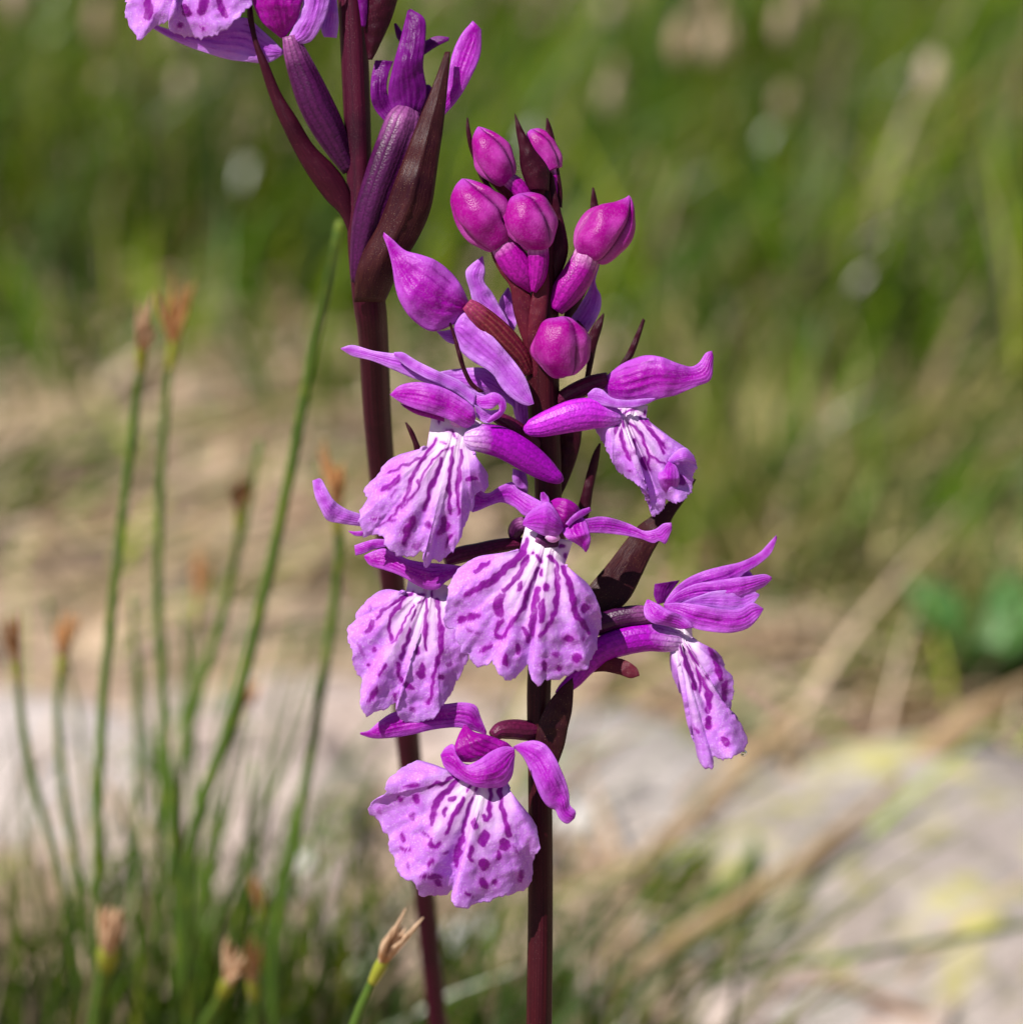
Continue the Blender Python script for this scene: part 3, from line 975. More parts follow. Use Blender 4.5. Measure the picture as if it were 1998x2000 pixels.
# ------------------------------------------------------------------ orchids
def dP(y): return (y - 1000) * .05
def dQ(y): return 50 + max(0, y - 560) * 1.0
A = Zoom(200, 0, .41451, dQ)
B = Zoom(700, 200, .31088, dP)
C = Zoom(600, 640, .26943, dP)
D = Zoom(960, 580, .25907, dP)
E = Zoom(780, 900, .31088, dP)
F_ = Zoom(600, 1040, .21739, dP)
G_ = Zoom(680, 1360, .25907, dP)
H = Zoom(1080, 1020, .25876, dP)
PX = Zoom(0, 0, 1.0, dP)
QX = Zoom(0, 0, 1.0, dQ)


def plant_root(p, drop):
    return np.array([p[0] + drop[0], p[1] + drop[1], hgt(p[0] + drop[0], p[1] + drop[1]) - .002])


# --- the shorter orchid with buds on top
p0 = PX.w((1052, 2050))
rootP = plant_root(p0, (0.0, .006))
ORCHID = empty('orchid', rootP)
tag(ORCHID, 'orchid with magenta buds at its top and six spotted lilac lips below', 'orchid', 'purple orchids')
tube('stem', PX, [(1062, 330, 9), (1066, 430, 17), (1062, 560, 28), (1058, 680, 34), (1062, 820, 31), (1070, 950, 27), (1064, 1150, 25), (1052, 1346, 24),
                  (1054, 1500, 24), (1055, 1750, 25), (1052, 2050, 26)], 'stem', ORCHID, n=150, m=22, grooves=5, gdepth=.08,
     extra=[(p0 * .5 + rootP * .5, 27 * K), (rootP, 30 * K)])


def flower(plant, name='flower', at=(0, 0), z=PX):
    return empty(name, z.w(at), plant)


def bract(z, L, R, mat, dw=0, bulge=.25, fold=.0, plant=None, **kw):
    return ribbon('bract', z, L, R, mat, plant or ORCHID, dw, bulge, fold, th=7, rip=3, n=40, m=13, **kw)


# bracts of the bud cluster
bract(B, [(680, 85), (675, 150), (690, 260), (720, 350), (770, 440), (820, 540), (930, 640)], [(690, 87), (702, 160), (722, 250), (756, 390), (790, 470), (870, 560), (990, 640)], 'bract_dark', 20)
bract(B, [(980, 75), (990, 180), (1010, 300), (1015, 400), (1040, 490), (1075, 560)], [(985, 75), (1030, 170), (1100, 290), (1170, 380), (1200, 440), (1195, 560)], 'bract_dark', -22, .28)
bract(B, [(1180, 95), (1178, 200), (1200, 280), (1230, 420), (1250, 560), (1255, 650)], [(1190, 95), (1220, 170), (1245, 290), (1262, 420), (1282, 560), (1280, 660)], 'bract_dark', 6)
bract(B, [(1205, 435), (1200, 560), (1215, 700), (1205, 850), (1185, 960), (1170, 1120)], [(1220, 440), (1245, 560), (1272, 680), (1302, 800), (1318, 920), (1300, 1010), (1250, 1120)], 'bract_dark', -6, .22)
bract(B, [(1470, 525), (1460, 620), (1455, 700), (1440, 800)], [(1482, 525), (1502, 600), (1515, 680), (1520, 800)], 'bract_dark', 25)
bract(B, [(1160, 1035), (1120, 1130), (1090, 1220), (1070, 1350), (1060, 1500), (1080, 1640), (1110, 1860)], [(1188, 1035), (1198, 1130), (1192, 1240), (1180, 1350), (1160, 1450), (1150, 1640), (1130, 1860)], 'bract_red', (-36, -36, -22), .18)
bract(B, [(825, 925), (850, 1000), (900, 1090), (950, 1160), (975, 1320), (1050, 1560)], [(850, 935), (920, 1040), (1000, 1120), (1070, 1190), (1110, 1320), (1120, 1560)], 'bract_red', -26, .2)
bract(B, [(1540, 1320), (1480, 1390), (1440, 1480), (1440, 1600), (1420, 1740)], [(1546, 1330), (1530, 1420), (1500, 1520), (1475, 1640), (1450, 1760)], 'bract_dark', 12)
bract(B, [(1470, 1035), (1400, 1130), (1325, 1230), (1290, 1340)], [(1478, 1060), (1440, 1170), (1385, 1280), (1330, 1360)], 'bract_dark', 2)
bract(D, [(1140, 158), (1085, 280), (1020, 420), (955, 525), (900, 640)], [(1160, 172), (1122, 300), (1070, 440), (1000, 540), (930, 660)], 'bract_dark', 8, .3)
bract(B, [(562, 1368), (590, 1460), (620, 1580), (650, 1680), (700, 1780), (760, 1830)], [(578, 1372), (610, 1460), (648, 1570), (680, 1680), (725, 1765), (790, 1820)], 'bract_dark', -40, .3)
bract(C, [(706, 685), (735, 760), (765, 840), (780, 930)], [(718, 682), (765, 740), (805, 830), (850, 930)], 'bract_dark', 15, .3)
bract(D, [(812, 1100), (770, 1170), (720, 1320), (690, 1440), (652, 1590), (630, 1760)], [(826, 1108), (815, 1200), (790, 1340), (765, 1460), (745, 1600), (700, 1760)], 'bract_dark', 6, .28)
bract(E, [(1858, 108), (1700, 260), (1600, 345), (1520, 400), (1430, 500), (1320, 640), (1200, 780), (1060, 960), (960, 1120)], [(1886, 112), (1800, 260), (1740, 340), (1690, 440), (1610, 560), (1540, 700), (1440, 880), (1300, 990), (1020, 1160)], 'bract_brown', (110, 70, 20, 10), .09)
bract(E, [(1130, 1240), (1230, 1222), (1350, 1232), (1430, 1255), (1490, 1300), (1504, 1340)], [(1050, 1320), (1190, 1330), (1280, 1322), (1380, 1340), (1450, 1362), (1504, 1345)], 'bract_red', (0, -20, -40), .12)
bract(G_, [(1694, -150), (1590, -60), (1490, 70), (1435, 200), (1412, 320), (1430, 470)], [(1698, -140), (1694, 0), (1682, 120), (1655, 230), (1630, 360), (1560, 560)], 'bract_brown', (-30, -36, -26), .16)
bract(D, [(500, 1000), (480, 1200), (460, 1400), (430, 1560)], [(690, 960), (668, 1130), (605, 1330), (500, 1560)], 'bract_dark', 34, .2)


bract(B, [(790, 470), (880, 560), (950, 650), (1000, 760)], [(950, 470), (1060, 560), (1110, 660), (1090, 780)], 'bract_red', 4, .2)
bract(B, [(1060, 540), (1100, 700), (1130, 860), (1140, 1020)], [(1200, 520), (1250, 700), (1240, 860), (1200, 1020)], 'bract_red', -4, .2)


def bud(z, path, dw, ped=None, plant=None, pdw=None, sq=.95, gd=.24, twist=.5, pm='pedicel'):
    path = [(p[0], p[1], p[2] * (1.12 if plant is None else 1.0)) + tuple(p[3:]) for p in path]
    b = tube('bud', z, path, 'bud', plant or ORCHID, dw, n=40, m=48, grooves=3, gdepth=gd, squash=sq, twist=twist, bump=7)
    if ped:
        s = ped
        o = tube('pedicel', z, s, pm, b, pdw if pdw is not None else dw, n=22, m=16, grooves=5, gdepth=.08)
    return b


bud(B, [(755, 155, 4), (764, 175, 30), (792, 240, 82), (845, 335, 116), (895, 425, 100), (935, 485, 62), (945, 498, 30)], -8, [(925, 470, 50), (1000, 530, 56), (1050, 600, 55), (1080, 680, 40)], pdw=-4)
bud(B, [(1085, 175, 4), (1092, 190, 34), (1140, 255, 78), (1190, 340, 80), (1215, 420, 60)], 14, [(1215, 410, 45), (1225, 500, 45), (1215, 620, 40)])
bud(B, [(652, 478, 4), (664, 500, 44), (702, 590, 120), (780, 705, 152), (845, 815, 128), (890, 890, 78), (900, 905, 30)], -30, [(880, 860, 74), (970, 990, 100), (1050, 1100, 82), (1095, 1185, 24)], pdw=-28)
bud(B, [(1010, 560, 8), (1020, 590, 70), (1045, 660, 126), (1080, 760, 145), (1115, 850, 122), (1128, 915, 76), (1130, 930, 30)], -52, [(1122, 890, 72), (1130, 1000, 66), (1122, 1100, 54), (1100, 1190, 18)], pdw=-46)
bud(B, [(1700, 584, 4), (1696, 608, 24), (1664, 680, 84), (1590, 765, 142), (1500, 870, 142), (1440, 955, 100), (1420, 990, 45)], -10, [(1440, 950, 88), (1375, 1085, 102), (1300, 1195, 96), (1230, 1300, 60)])
bud(B, [(1278, 1332, 8), (1278, 1350, 60), (1276, 1420, 140), (1276, 1530, 168), (1288, 1640, 138), (1298, 1715, 70), (1300, 1730, 30)], -60, [(1280, 1660, 60, 30), (1240, 1680, 60, 60), (1180, 1700, 50, 70)], sq=.9, gd=.18, twist=.15)

# --- flower seen from behind, upper side
f = flower(ORCHID, at=(950, 620))
ribbon('hood', B, [(165, 825), (220, 870), (300, 940), (400, 970), (500, 1010), (590, 1080), (650, 1160), (700, 1270)], [(160, 850), (190, 930), (215, 1030), (235, 1160), (270, 1270), (340, 1370), (460, 1445), (560, 1420), (640, 1370), (700, 1300)], 'hood', f, (-40, -60, -30), (.1, .28, .22), .025, n=44, m=29)
ribbon('petal', B, [(780, 960), (700, 1020), (672, 1060), (700, 1180), (722, 1250), (800, 1300), (945, 1420)], [(782, 962), (796, 1060), (790, 1120), (840, 1190), (890, 1280), (935, 1360), (955, 1420)], 'sepal_pale', f, 10, .25, -.03)
ribbon('petal', B, [(935, 1150), (890, 1220), (880, 1265), (940, 1420)], [(945, 1150), (985, 1250), (1000, 1350), (980, 1420)], 'sepal_pale', f, 60, .2)
ribbon('petal', B, [(490, 1438), (560, 1430), (620, 1410)], [(500, 1450), (560, 1505), (620, 1525)], 'sepal_pale', f, -6, .1)
tube('ovary', B, [(680, 1265, 40), (720, 1300, 58), (820, 1390, 74), (930, 1495, 76), (1020, 1600, 62), (1075, 1700, 40)], 'ovary', f, (-44, -40, -20), grooves=9, gdepth=.10, m=54)
ribbon('sepal', B, [(600, 1400), (670, 1325), (725, 1350), (800, 1430), (900, 1540), (1000, 1660), (1060, 1760), (1100, 1890)], [(605, 1440), (640, 1560), (730, 1640), (800, 1680), (850, 1720), (900, 1800), (970, 1870), (1060, 1912), (1102, 1900)], 'sepal_pale', f, (-30, -58, -60), .16, -.02, n=44, m=29)

# --- flower behind the stem
f = flower(ORCHID, at=(1150, 620))
ribbon('sepal', B, [(1512, 1005), (1470, 1080), (1455, 1150), (1400, 1250), (1330, 1350)], [(1518, 1012), (1492, 1130), (1526, 1200), (1522, 1300), (1430, 1465)], 'sepal_pale', f, 40, .15, .03)
ribbon('petal', D, [(160, 730), (165, 850), (200, 960), (240, 1050)], [(300, 800), (310, 880), (305, 940), (330, 1050)], 'sepal_pale', f, 50, .2)
ribbon('petal', D, [(160, 1290), (158, 1380), (190, 1480)], [(260, 1320), (275, 1400), (275, 1480)], 'sepal_pale', f, 50, .2)
tube('ovary', B, [(1400, 1400, 45), (1300, 1480, 50), (1200, 1580, 45)], 'ovary_dark', f, (44, 36, 10))

# --- open flower with long slanting sepal
f = flower(ORCHID, at=(870, 800))
ribbon('sepal', C, [(250, 153), (330, 130), (480, 172), (620, 193), (690, 198), (800, 258), (950, 330), (1100, 398), (1200, 460), (1300, 500)], [(250, 160), (330, 210), (470, 245), (600, 300), (760, 370), (870, 410), (1000, 465), (1120, 530), (1210, 585), (1280, 600)], 'sepal_pale', f, (-30, -70, -80), .2, .05, n=44)
ribbon('sepal', C, [(640, 190), (700, 190), (800, 250), (950, 325), (1110, 395), (1230, 500)], [(640, 215), (720, 290), (850, 370), (980, 430), (1110, 500), (1210, 580)], 'sepal_pale', f, (-78, -92, -90), .25, .0)
ribbon('sepal', C, [(1150, 440), (1260, 505), (1360, 480), (1430, 525), (1444, 590), (1400, 660), (1320, 702)], [(1190, 520), (1260, 590), (1340, 600), (1385, 570), (1392, 610), (1350, 640), (1300, 690)], 'sepal', f, (-92, -100, -104), (.2, .2, .3), .0)
ribbon('petal', C, [(1215, 570), (1260, 590), (1330, 610), (1395, 600)], [(1232, 640), (1270, 690), (1320, 700), (1395, 660)], 'sepal_pale', f, (-92, -92), -.2)
ribbon('petal', C, [(945, 320), (1050, 298), (1170, 288), (1290, 292), (1400, 380), (1500, 470)], [(1060, 380), (1150, 440), (1270, 490), (1400, 520), (1480, 560), (1510, 600)], 'sepal_pale', f, (20, 10, 20), .15)
ribbon('hood', C, [(612, 495), (680, 432), (800, 408), (900, 420), (1020, 460), (1140, 530), (1215, 595), (1228, 660)], [(613, 500), (700, 560), (800, 602), (900, 632), (1000, 664), (1080, 702), (1160, 737), (1215, 705)], 'hood', f, (-90, -112, -100), .26, .02, n=44, m=29)
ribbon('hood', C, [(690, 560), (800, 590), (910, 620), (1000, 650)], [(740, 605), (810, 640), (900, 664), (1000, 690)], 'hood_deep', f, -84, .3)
tube('spur', C, [(1130, 800, 8), (1145, 800, 55), (1190, 800, 86), (1290, 802, 108), (1400, 830, 112), (1510, 885, 110), (1610, 950, 104), (1710, 1020, 86), (1790, 1075, 58), (1840, 1100, 34), (1858, 1106, 8)], 'spur', f, (-84, -84, -84, -84, -80, -76, -70, -64, -62, -60, -60), n=50, m=30, squash=.8)
tube('ovary', C, [(1360, 640, 40), (1450, 690, 55), (1580, 780, 60), (1720, 880, 50)], 'ovary_dark', f, (-50, -36, -5))
lip(C, [(905, 625), (1000, 640), (1100, 650), (1200, 660), (1262, 685)], [(868, 862), (950, 850), (1050, 850), (1130, 860), (1203, 888)],
    [(840, 905), (700, 910), (590, 960), (530, 1030), (500, 1080), (440, 1130), (410, 1190), (430, 1230), (410, 1290), (375, 1330), (382, 1370), (372, 1420), (400, 1470), (420, 1520), (480, 1500), (540, 1510), (560, 1560), (600, 1620), (650, 1645), (715, 1665), (760, 1660), (800, 1640), (850, 1622), (840, 1700), (855, 1738), (888, 1720), (902, 1690), (960, 1690), (1010, 1660), (1070, 1600), (1110, 1530), (1140, 1440), (1180, 1350), (1210, 1290), (1226, 1190), (1290, 1190), (1312, 1130), (1310, 1060), (1270, 1000), (1220, 950), (1206, 922)],
    [([(940, 815), (880, 890), (820, 980), (760, 1090), (740, 1170), (690, 1270), (600, 1390)], 26), ([(1035, 875), (950, 920), (880, 1000), (830, 1090), (780, 1200), (690, 1310)], 14),
     ([(975, 945), (940, 1050), (900, 1150), (870, 1260), (850, 1330)], 32), ([(1050, 870), (1045, 1000), (1030, 1130), (1030, 1250), (1035, 1350)], 27), ([(1120, 880), (1110, 1000), (1095, 1120), (1090, 1250), (1100, 1350)], 27),
     ([(820, 945), (740, 980), (660, 1020), (590, 1050)], 17), ([(670, 1080), (610, 1140), (540, 1175)], 36), ([(1160, 1105), (1220, 1090)], 38), ([(770, 1390), (720, 1490), (710, 1560)], 56), ([(870, 1420), (890, 1430)], 44, .7),
     ([(990, 1390), (1010, 1440), (950, 1490)], 52), ([(1050, 1500), (1000, 1590)], 18), ([(460, 1390), (520, 1380)], 24, .8), ([(800, 1100), (800, 1140)], 18), ([(1010, 740), (1060, 760), (1080, 800)], 12), ([(970, 825), (1010, 840)], 11),
     ([(940, 640), (960, 690)], 11), ([(650, 1400), (600, 1400), (500, 1450)], 14, .8), ([(770, 1590), (820, 1570)], 44, .6), ([(600, 1240), (640, 1180)], 20, .6)],
    f, -95, reflex=70, puff=40, ruffle=20, groove=7, seed=1)
tube('column', C, [(1060, 600, 40), (1090, 680, 60), (1100, 740, 30)], 'column', f, -70, n=14, m=12)

# --- flower with hood pointing outwards and crumpled lip
f = flower(ORCHID, at=(1200, 780))
ribbon('hood', D, [(860, 600), (960, 520), (1050, 475), (1160, 447), (1280, 465), (1400, 510), (1500, 530), (1555, 500), (1610, 425), (1655, 410)], [(840, 720), (900, 790), (1000, 832), (1120, 826), (1250, 776), (1380, 747), (1460, 712), (1550, 675), (1640, 632), (1668, 460)], 'hood', f, (-20, -60, -30), (.3, .3, .2, .25), .02, n=50, m=29)
ribbon('hood', D, [(718, 738), (770, 696), (830, 708), (900, 768), (1020, 785), (1130, 775), (1220, 770)], [(720, 765), (780, 812), (880, 838), (1000, 846), (1100, 834), (1190, 802), (1225, 778)], 'sepal_pale', f, (-60, -78, -70), .3)
tube('ovary', D, [(880, 620, 55), (780, 650, 68), (660, 700, 70), (540, 770, 66), (460, 840, 50)], 'ovary_dark', f, (-20, -10, 10))
tube('spur', D, [(990, 905, 8), (970, 905, 50), (910, 900, 80), (840, 890, 100), (740, 880, 122), (620, 895, 124), (480, 935, 108), (350, 975, 84), (270, 990, 52), (242, 985, 14)], 'spur_lilac', f, (-50, -58, -60), n=44, m=30, squash=.8, grooves=6, gdepth=.04)
lip(D, [(868, 850), (960, 830), (1060, 815), (1180, 815)], [(856, 928), (960, 915), (1060, 905), (1166, 905)],
    [(830, 940), (790, 960), (784, 1000), (830, 1080), (870, 1160), (910, 1240), (950, 1310), (1030, 1370), (1120, 1430), (1180, 1480), (1200, 1560), (1200, 1630), (1220, 1662), (1260, 1630), (1300, 1600), (1312, 1530), (1345, 1542), (1395, 1556), (1450, 1530), (1510, 1460), (1520, 1350), (1550, 1270), (1520, 1200), (1440, 1120), (1390, 1118), (1340, 1050), (1270, 1000), (1195, 945)],
    [([(945, 925), (930, 1030)], 32), ([(995, 935), (985, 1050), (1000, 1150), (1050, 1230)], 28), ([(1075, 1075), (1080, 1140), (1060, 1200)], 32), ([(1040, 950), (1110, 1010), (1150, 1100), (1185, 1200), (1190, 1300)], 22),
     ([(1130, 915), (1200, 1000), (1260, 1080), (1300, 1180)], 26), ([(1170, 930), (1250, 1050), (1310, 1130)], 18), ([(1140, 1220), (1160, 1290)], 44), ([(1330, 1240), (1430, 1240)], 24), ([(1410, 1360), (1440, 1400)], 54),
     ([(970, 860), (970, 890)], 15), ([(1000, 880), (1050, 850), (1090, 845)], 13), ([(1160, 860), (1160, 890)], 13), ([(1300, 1260), (1200, 1200)], 16), ([(1030, 1300), (1060, 1310)], 26, .7)],
    f, -58, reflex=60, puff=26, ruffle=26, groove=18, seed=2)
ribbon('lobe', D, [(1320, 1230), (1260, 1290), (1235, 1360), (1270, 1450), (1340, 1510)], [(1345, 1235), (1390, 1300), (1400, 1380), (1375, 1460), (1350, 1512)], 'sepal', f, (-70, -96, -78), .4)
ribbon('lobe', D, [(1310, 1240), (1370, 1170), (1440, 1140), (1510, 1200)], [(1330, 1260), (1400, 1250), (1470, 1250), (1530, 1270)], 'sepal_pale', f, (-72, -90, -74), .4)

# --- open flower in front of the stem
f = flower(ORCHID, at=(1080, 1010))
ribbon('sepal', E, [(900, 262), (810, 213), (740, 172), (712, 135), (640, 157), (550, 205), (484, 163)], [(850, 345), (785, 345), (720, 290), (640, 262), (570, 282), (500, 312), (460, 324)], 'sepal', f, (-70, -40, -60), (.2, .25, -.15), .03, n=44, m=29)
ribbon('sepal', E, [(1140, 370), (1260, 350), (1350, 365), (1450, 400), (1530, 438), (1600, 428), (1650, 393), (1697, 388)], [(1150, 450), (1290, 455), (1400, 466), (1500, 486), (1590, 516), (1625, 502), (1660, 522), (1702, 430)], 'sepal', f, (-70, -40, -70), (.15, -.1, .2, .3), .04, n=44, m=29)
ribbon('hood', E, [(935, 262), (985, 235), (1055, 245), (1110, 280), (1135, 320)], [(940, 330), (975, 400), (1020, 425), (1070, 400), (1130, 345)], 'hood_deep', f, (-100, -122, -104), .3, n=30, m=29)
ribbon('petal', E, [(772, 385), (805, 330), (870, 280), (930, 258), (985, 320), (1022, 400)], [(775, 405), (840, 440), (910, 470), (970, 474), (1005, 455), (1024, 425)], 'sepal', f, (-110, -135, -128), .3, n=36, m=29)
ribbon('petal', E, [(885, 202), (882, 235), (890, 270), (915, 310)], [(905, 198), (932, 230), (940, 265), (945, 310)], 'sepal', f, (-120, -128), .3)
ribbon('petal', E, [(1060, 372), (1018, 430), (1040, 480), (1090, 510), (1140, 545), (1160, 570)], [(1130, 340), (1168, 380), (1182, 430), (1192, 490), (1182, 540), (1166, 570)], 'hood', f, (-110, -130, -120), .26, n=36, m=29)
ribbon('petal', E, [(1188, 290), (1130, 310), (1080, 345), (1035, 395)], [(1198, 315), (1150, 348), (1105, 372), (1060, 410)], 'sepal', f, (-110, -128, -128), .3)
tube('spur', E, [(790, 390, 40), (750, 410, 52), (728, 450, 48), (735, 500, 25)], 'ovary_violet', f, (-40, -20, 0))
tube('ovary', E, [(1000, 330, 60), (980, 420, 70), (960, 560, 70), (920, 640, 50)], 'ovary_dark', f, (-60, -30, 0))
tube('column', E, [(925, 462, 26), (965, 480, 34), (1005, 470, 22)], 'column', f, -122, n=14, m=12)
tube('throat', E, [(860, 480, 30), (930, 505, 52), (1000, 510, 30)], 'ovary_violet', f, -98, n=14, m=14)
lip(E, [(795, 400), (870, 440), (940, 480), (1010, 490), (1092, 500)], [(757, 556), (830, 578), (900, 592), (980, 605), (1040, 652)],
    [(725, 570), (600, 586), (500, 600), (420, 640), (370, 680), (330, 740), (310, 800), (295, 900), (278, 1010), (300, 1050), (350, 1070), (355, 1130), (385, 1160), (385, 1200), (430, 1220), (450, 1260), (500, 1295), (560, 1280), (580, 1250), (610, 1320), (650, 1360), (690, 1387), (730, 1360), (780, 1310), (806, 1283), (820, 1350), (850, 1400), (880, 1414), (920, 1380), (1000, 1375), (1060, 1350), (1110, 1320), (1170, 1320), (1200, 1260), (1240, 1180), (1250, 1090), (1270, 1040), (1265, 950), (1240, 870), (1190, 780), (1120, 720), (1060, 688)],
    [([(805, 500), (770, 590), (700, 650), (600, 740), (500, 800), (420, 840)], 46), ([(805, 600), (770, 680), (720, 750), (660, 810)], 34), ([(640, 850), (620, 900), (640, 960)], 56),
     ([(870, 680), (840, 750), (800, 840), (780, 920), (720, 1000), (680, 1060), (640, 1110), (610, 1090), (620, 1030), (650, 1000)], 27), ([(765, 770), (755, 810)], 28), ([(895, 690), (890, 720)], 20), ([(915, 790), (920, 800)], 40), ([(870, 590), (890, 640)], 18),
     ([(940, 605), (985, 640), (990, 740), (990, 850), (980, 940), (940, 1020), (890, 1100)], 30), ([(1030, 660), (1060, 750), (1090, 860), (1110, 960), (1160, 1030), (1190, 1080)], 36), ([(870, 810), (850, 900), (840, 1000), (830, 1100)], 38), ([(900, 880), (890, 1000)], 42),
     ([(1060, 1120), (1070, 1120)], 60), ([(1160, 920), (1170, 930)], 55), ([(1110, 1250), (1120, 1240)], 55), ([(1000, 1300), (990, 1310)], 40), ([(740, 1160), (750, 1210)], 36), ([(660, 1230), (670, 1280)], 34), ([(510, 1200), (580, 1160)], 28), ([(380, 1000), (490, 970)], 46),
     ([(480, 690), (560, 640)], 38), ([(970, 1220), (1000, 1225)], 36, .7), ([(910, 1260), (920, 1310)], 36), ([(780, 1050), (810, 1130)], 28), ([(840, 575), (845, 585)], 20), ([(1050, 590), (1045, 610)], 20), ([(1010, 540), (1030, 545)], 28), ([(430, 1060), (500, 1090)], 24, .6), ([(1150, 1110), (1160, 1120)], 30, .7)],
    f, -118, reflex=76, puff=36, ruffle=24, groove=10, seed=3)

# --- flower tucked behind the neighbouring lips
f = flower(ORCHID, at=(830, 1130))
ribbon('hood', F_, [(520, 205), (600, 165), (700, 140), (800, 180), (900, 230), (1050, 262), (1200, 275), (1330, 288), (1400, 300)], [(522, 230), (570, 290), (700, 332), (820, 372), (900, 412), (1000, 472), (1080, 507), (1180, 502), (1250, 440), (1380, 360)], 'hood', f, (-40, -70, -60), (.2, .32), .02, n=44, m=29)
ribbon('sepal', F_, [(428, 115), (530, 80), (620, 58), (720, 60)], [(440, 207), (520, 186), (600, 152), (710, 130)], 'sepal', f, (-30, -40), .35)
ribbon('sepal', C, [(85, 1092), (105, 1096), (150, 1170), (200, 1250), (280, 1310), (390, 1350)], [(42, 1110), (60, 1220), (110, 1330), (150, 1395), (250, 1420), (390, 1440)], 'sepal_pale', f, (-20, -30, -10), .2)
ribbon('petal', C, [(302, 1472), (350, 1476), (410, 1470)], [(306, 1480), (350, 1508), (410, 1512)], 'sepal', f, -20, .2)
tube('ovary', C, [(1000, 1690, 46), (1100, 1650, 60), (1230, 1620, 58), (1400, 1580, 52), (1600, 1560, 40)], 'ovary_dark', f, (-46, -30, 0))
tube('column', F_, [(1020, 420, 40), (1080, 450, 60), (1150, 460, 40)], 'column', f, -24, n=14, m=12)
lip(F_, [(905, 430), (1000, 420), (1100, 430), (1270, 480)], [(888, 540), (980, 560), (1080, 570), (1180, 570), (1262, 562)],
    [(870, 540), (800, 520), (720, 510), (640, 530), (570, 580), (490, 660), (440, 730), (420, 800), (365, 850), (360, 930), (385, 1020), (410, 1100), (405, 1180), (440, 1250), (490, 1330), (480, 1400), (475, 1500), (485, 1580), (530, 1652), (600, 1620), (700, 1590), (750, 1560), (790, 1535), (822, 1560), (800, 1600), (810, 1640), (860, 1690), (930, 1716), (1040, 1700), (1120, 1680), (1190, 1610), (1200, 1570), (1270, 1490), (1330, 1370), (1390, 1260), (1430, 1170), (1452, 1110), (1430, 1030), (1400, 950), (1380, 860), (1330, 740), (1284, 640)],
    [([(960, 540), (880, 570), (760, 650), (680, 700), (630, 780)], 28), ([(900, 560), (830, 660), (760, 750), (740, 850), (755, 960)], 28), ([(960, 650), (900, 750), (840, 870), (760, 1000)], 17), ([(980, 690), (940, 800)], 18), ([(920, 860), (900, 980), (860, 1080), (850, 1150)], 32),
     ([(815, 1190), (820, 1280), (880, 1360), (950, 1400)], 40), ([(1075, 610), (1070, 750), (1060, 900), (1070, 1060)], 30), ([(1160, 610), (1190, 750), (1210, 900), (1200, 1050), (1160, 1200), (1140, 1290)], 42), ([(1030, 1190), (1030, 1290), (990, 1270)], 52), ([(980, 1030), (1000, 1080)], 34),
     ([(590, 800), (570, 870), (530, 890)], 52), ([(560, 660), (570, 690)], 40, .5), ([(600, 1050), (610, 1060)], 42), ([(550, 1190), (560, 1190)], 38), ([(440, 980), (510, 1100)], 26, .5), ([(700, 1190), (640, 1290)], 22), ([(620, 1390), (590, 1470), (550, 1520)], 38), ([(1130, 1300), (1130, 1420), (1080, 1540)], 32),
     ([(950, 1580), (945, 1600)], 42, .7), ([(1270, 1180), (1280, 1190)], 60, .55), ([(1200, 1290), (1210, 1320)], 36), ([(1080, 590), (1000, 640)], 15), ([(1000, 560), (1050, 560)], 14), ([(1125, 530), (1130, 580)], 18), ([(800, 1440), (790, 1500)], 26)],
    f, -48, reflex=56, puff=34, ruffle=18, groove=7, seed=4)

# --- lowest flower
f = flower(ORCHID, at=(960, 1450))
ribbon('sepal', G_, [(95, 265), (160, 250), (240, 180), (330, 120), (450, 90), (600, 65), (740, 50), (880, 40), (965, 65), (1000, 150), (1045, 262)], [(98, 282), (190, 310), (330, 306), (470, 284), (600, 252), (700, 236), (800, 229), (880, 236), (940, 252), (990, 268), (1042, 288)], 'hood', f, (-30, -40, -20), .2, .03, n=50, m=29)
ribbon('sepal', G_, [(1245, 370), (1310, 340), (1400, 321), (1480, 345), (1550, 430), (1600, 530), (1640, 630), (1662, 720), (1668, 800), (1712, 850), (1704, 900)], [(1255, 390), (1310, 440), (1350, 510), (1400, 620), (1440, 720), (1500, 810), (1560, 842), (1580, 890), (1620, 932), (1652, 942), (1692, 912)], 'sepal', f, (-30, -70, -60), (.2, .24, .1), .05, n=44, m=29)
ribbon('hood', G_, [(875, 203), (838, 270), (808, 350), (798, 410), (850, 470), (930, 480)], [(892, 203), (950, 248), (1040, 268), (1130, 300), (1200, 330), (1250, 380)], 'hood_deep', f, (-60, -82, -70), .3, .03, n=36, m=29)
ribbon('hood', G_, [(703, 415), (740, 360), (800, 332), (830, 410), (900, 482), (980, 450), (1080, 385), (1180, 350), (1255, 362)], [(706, 432), (730, 500), (790, 560), (860, 602), (950, 640), (1060, 652), (1170, 646), (1232, 580), (1258, 420)], 'hood', f, (-100, -128, -100), (.15, .34, .3), .0, n=50, m=29)
tube('ovary', G_, [(1090, 300, 44), (1150, 260, 66), (1250, 250, 76), (1360, 260, 76), (1470, 250, 60)], 'ovary_dark', f, (-40, -24, 0))
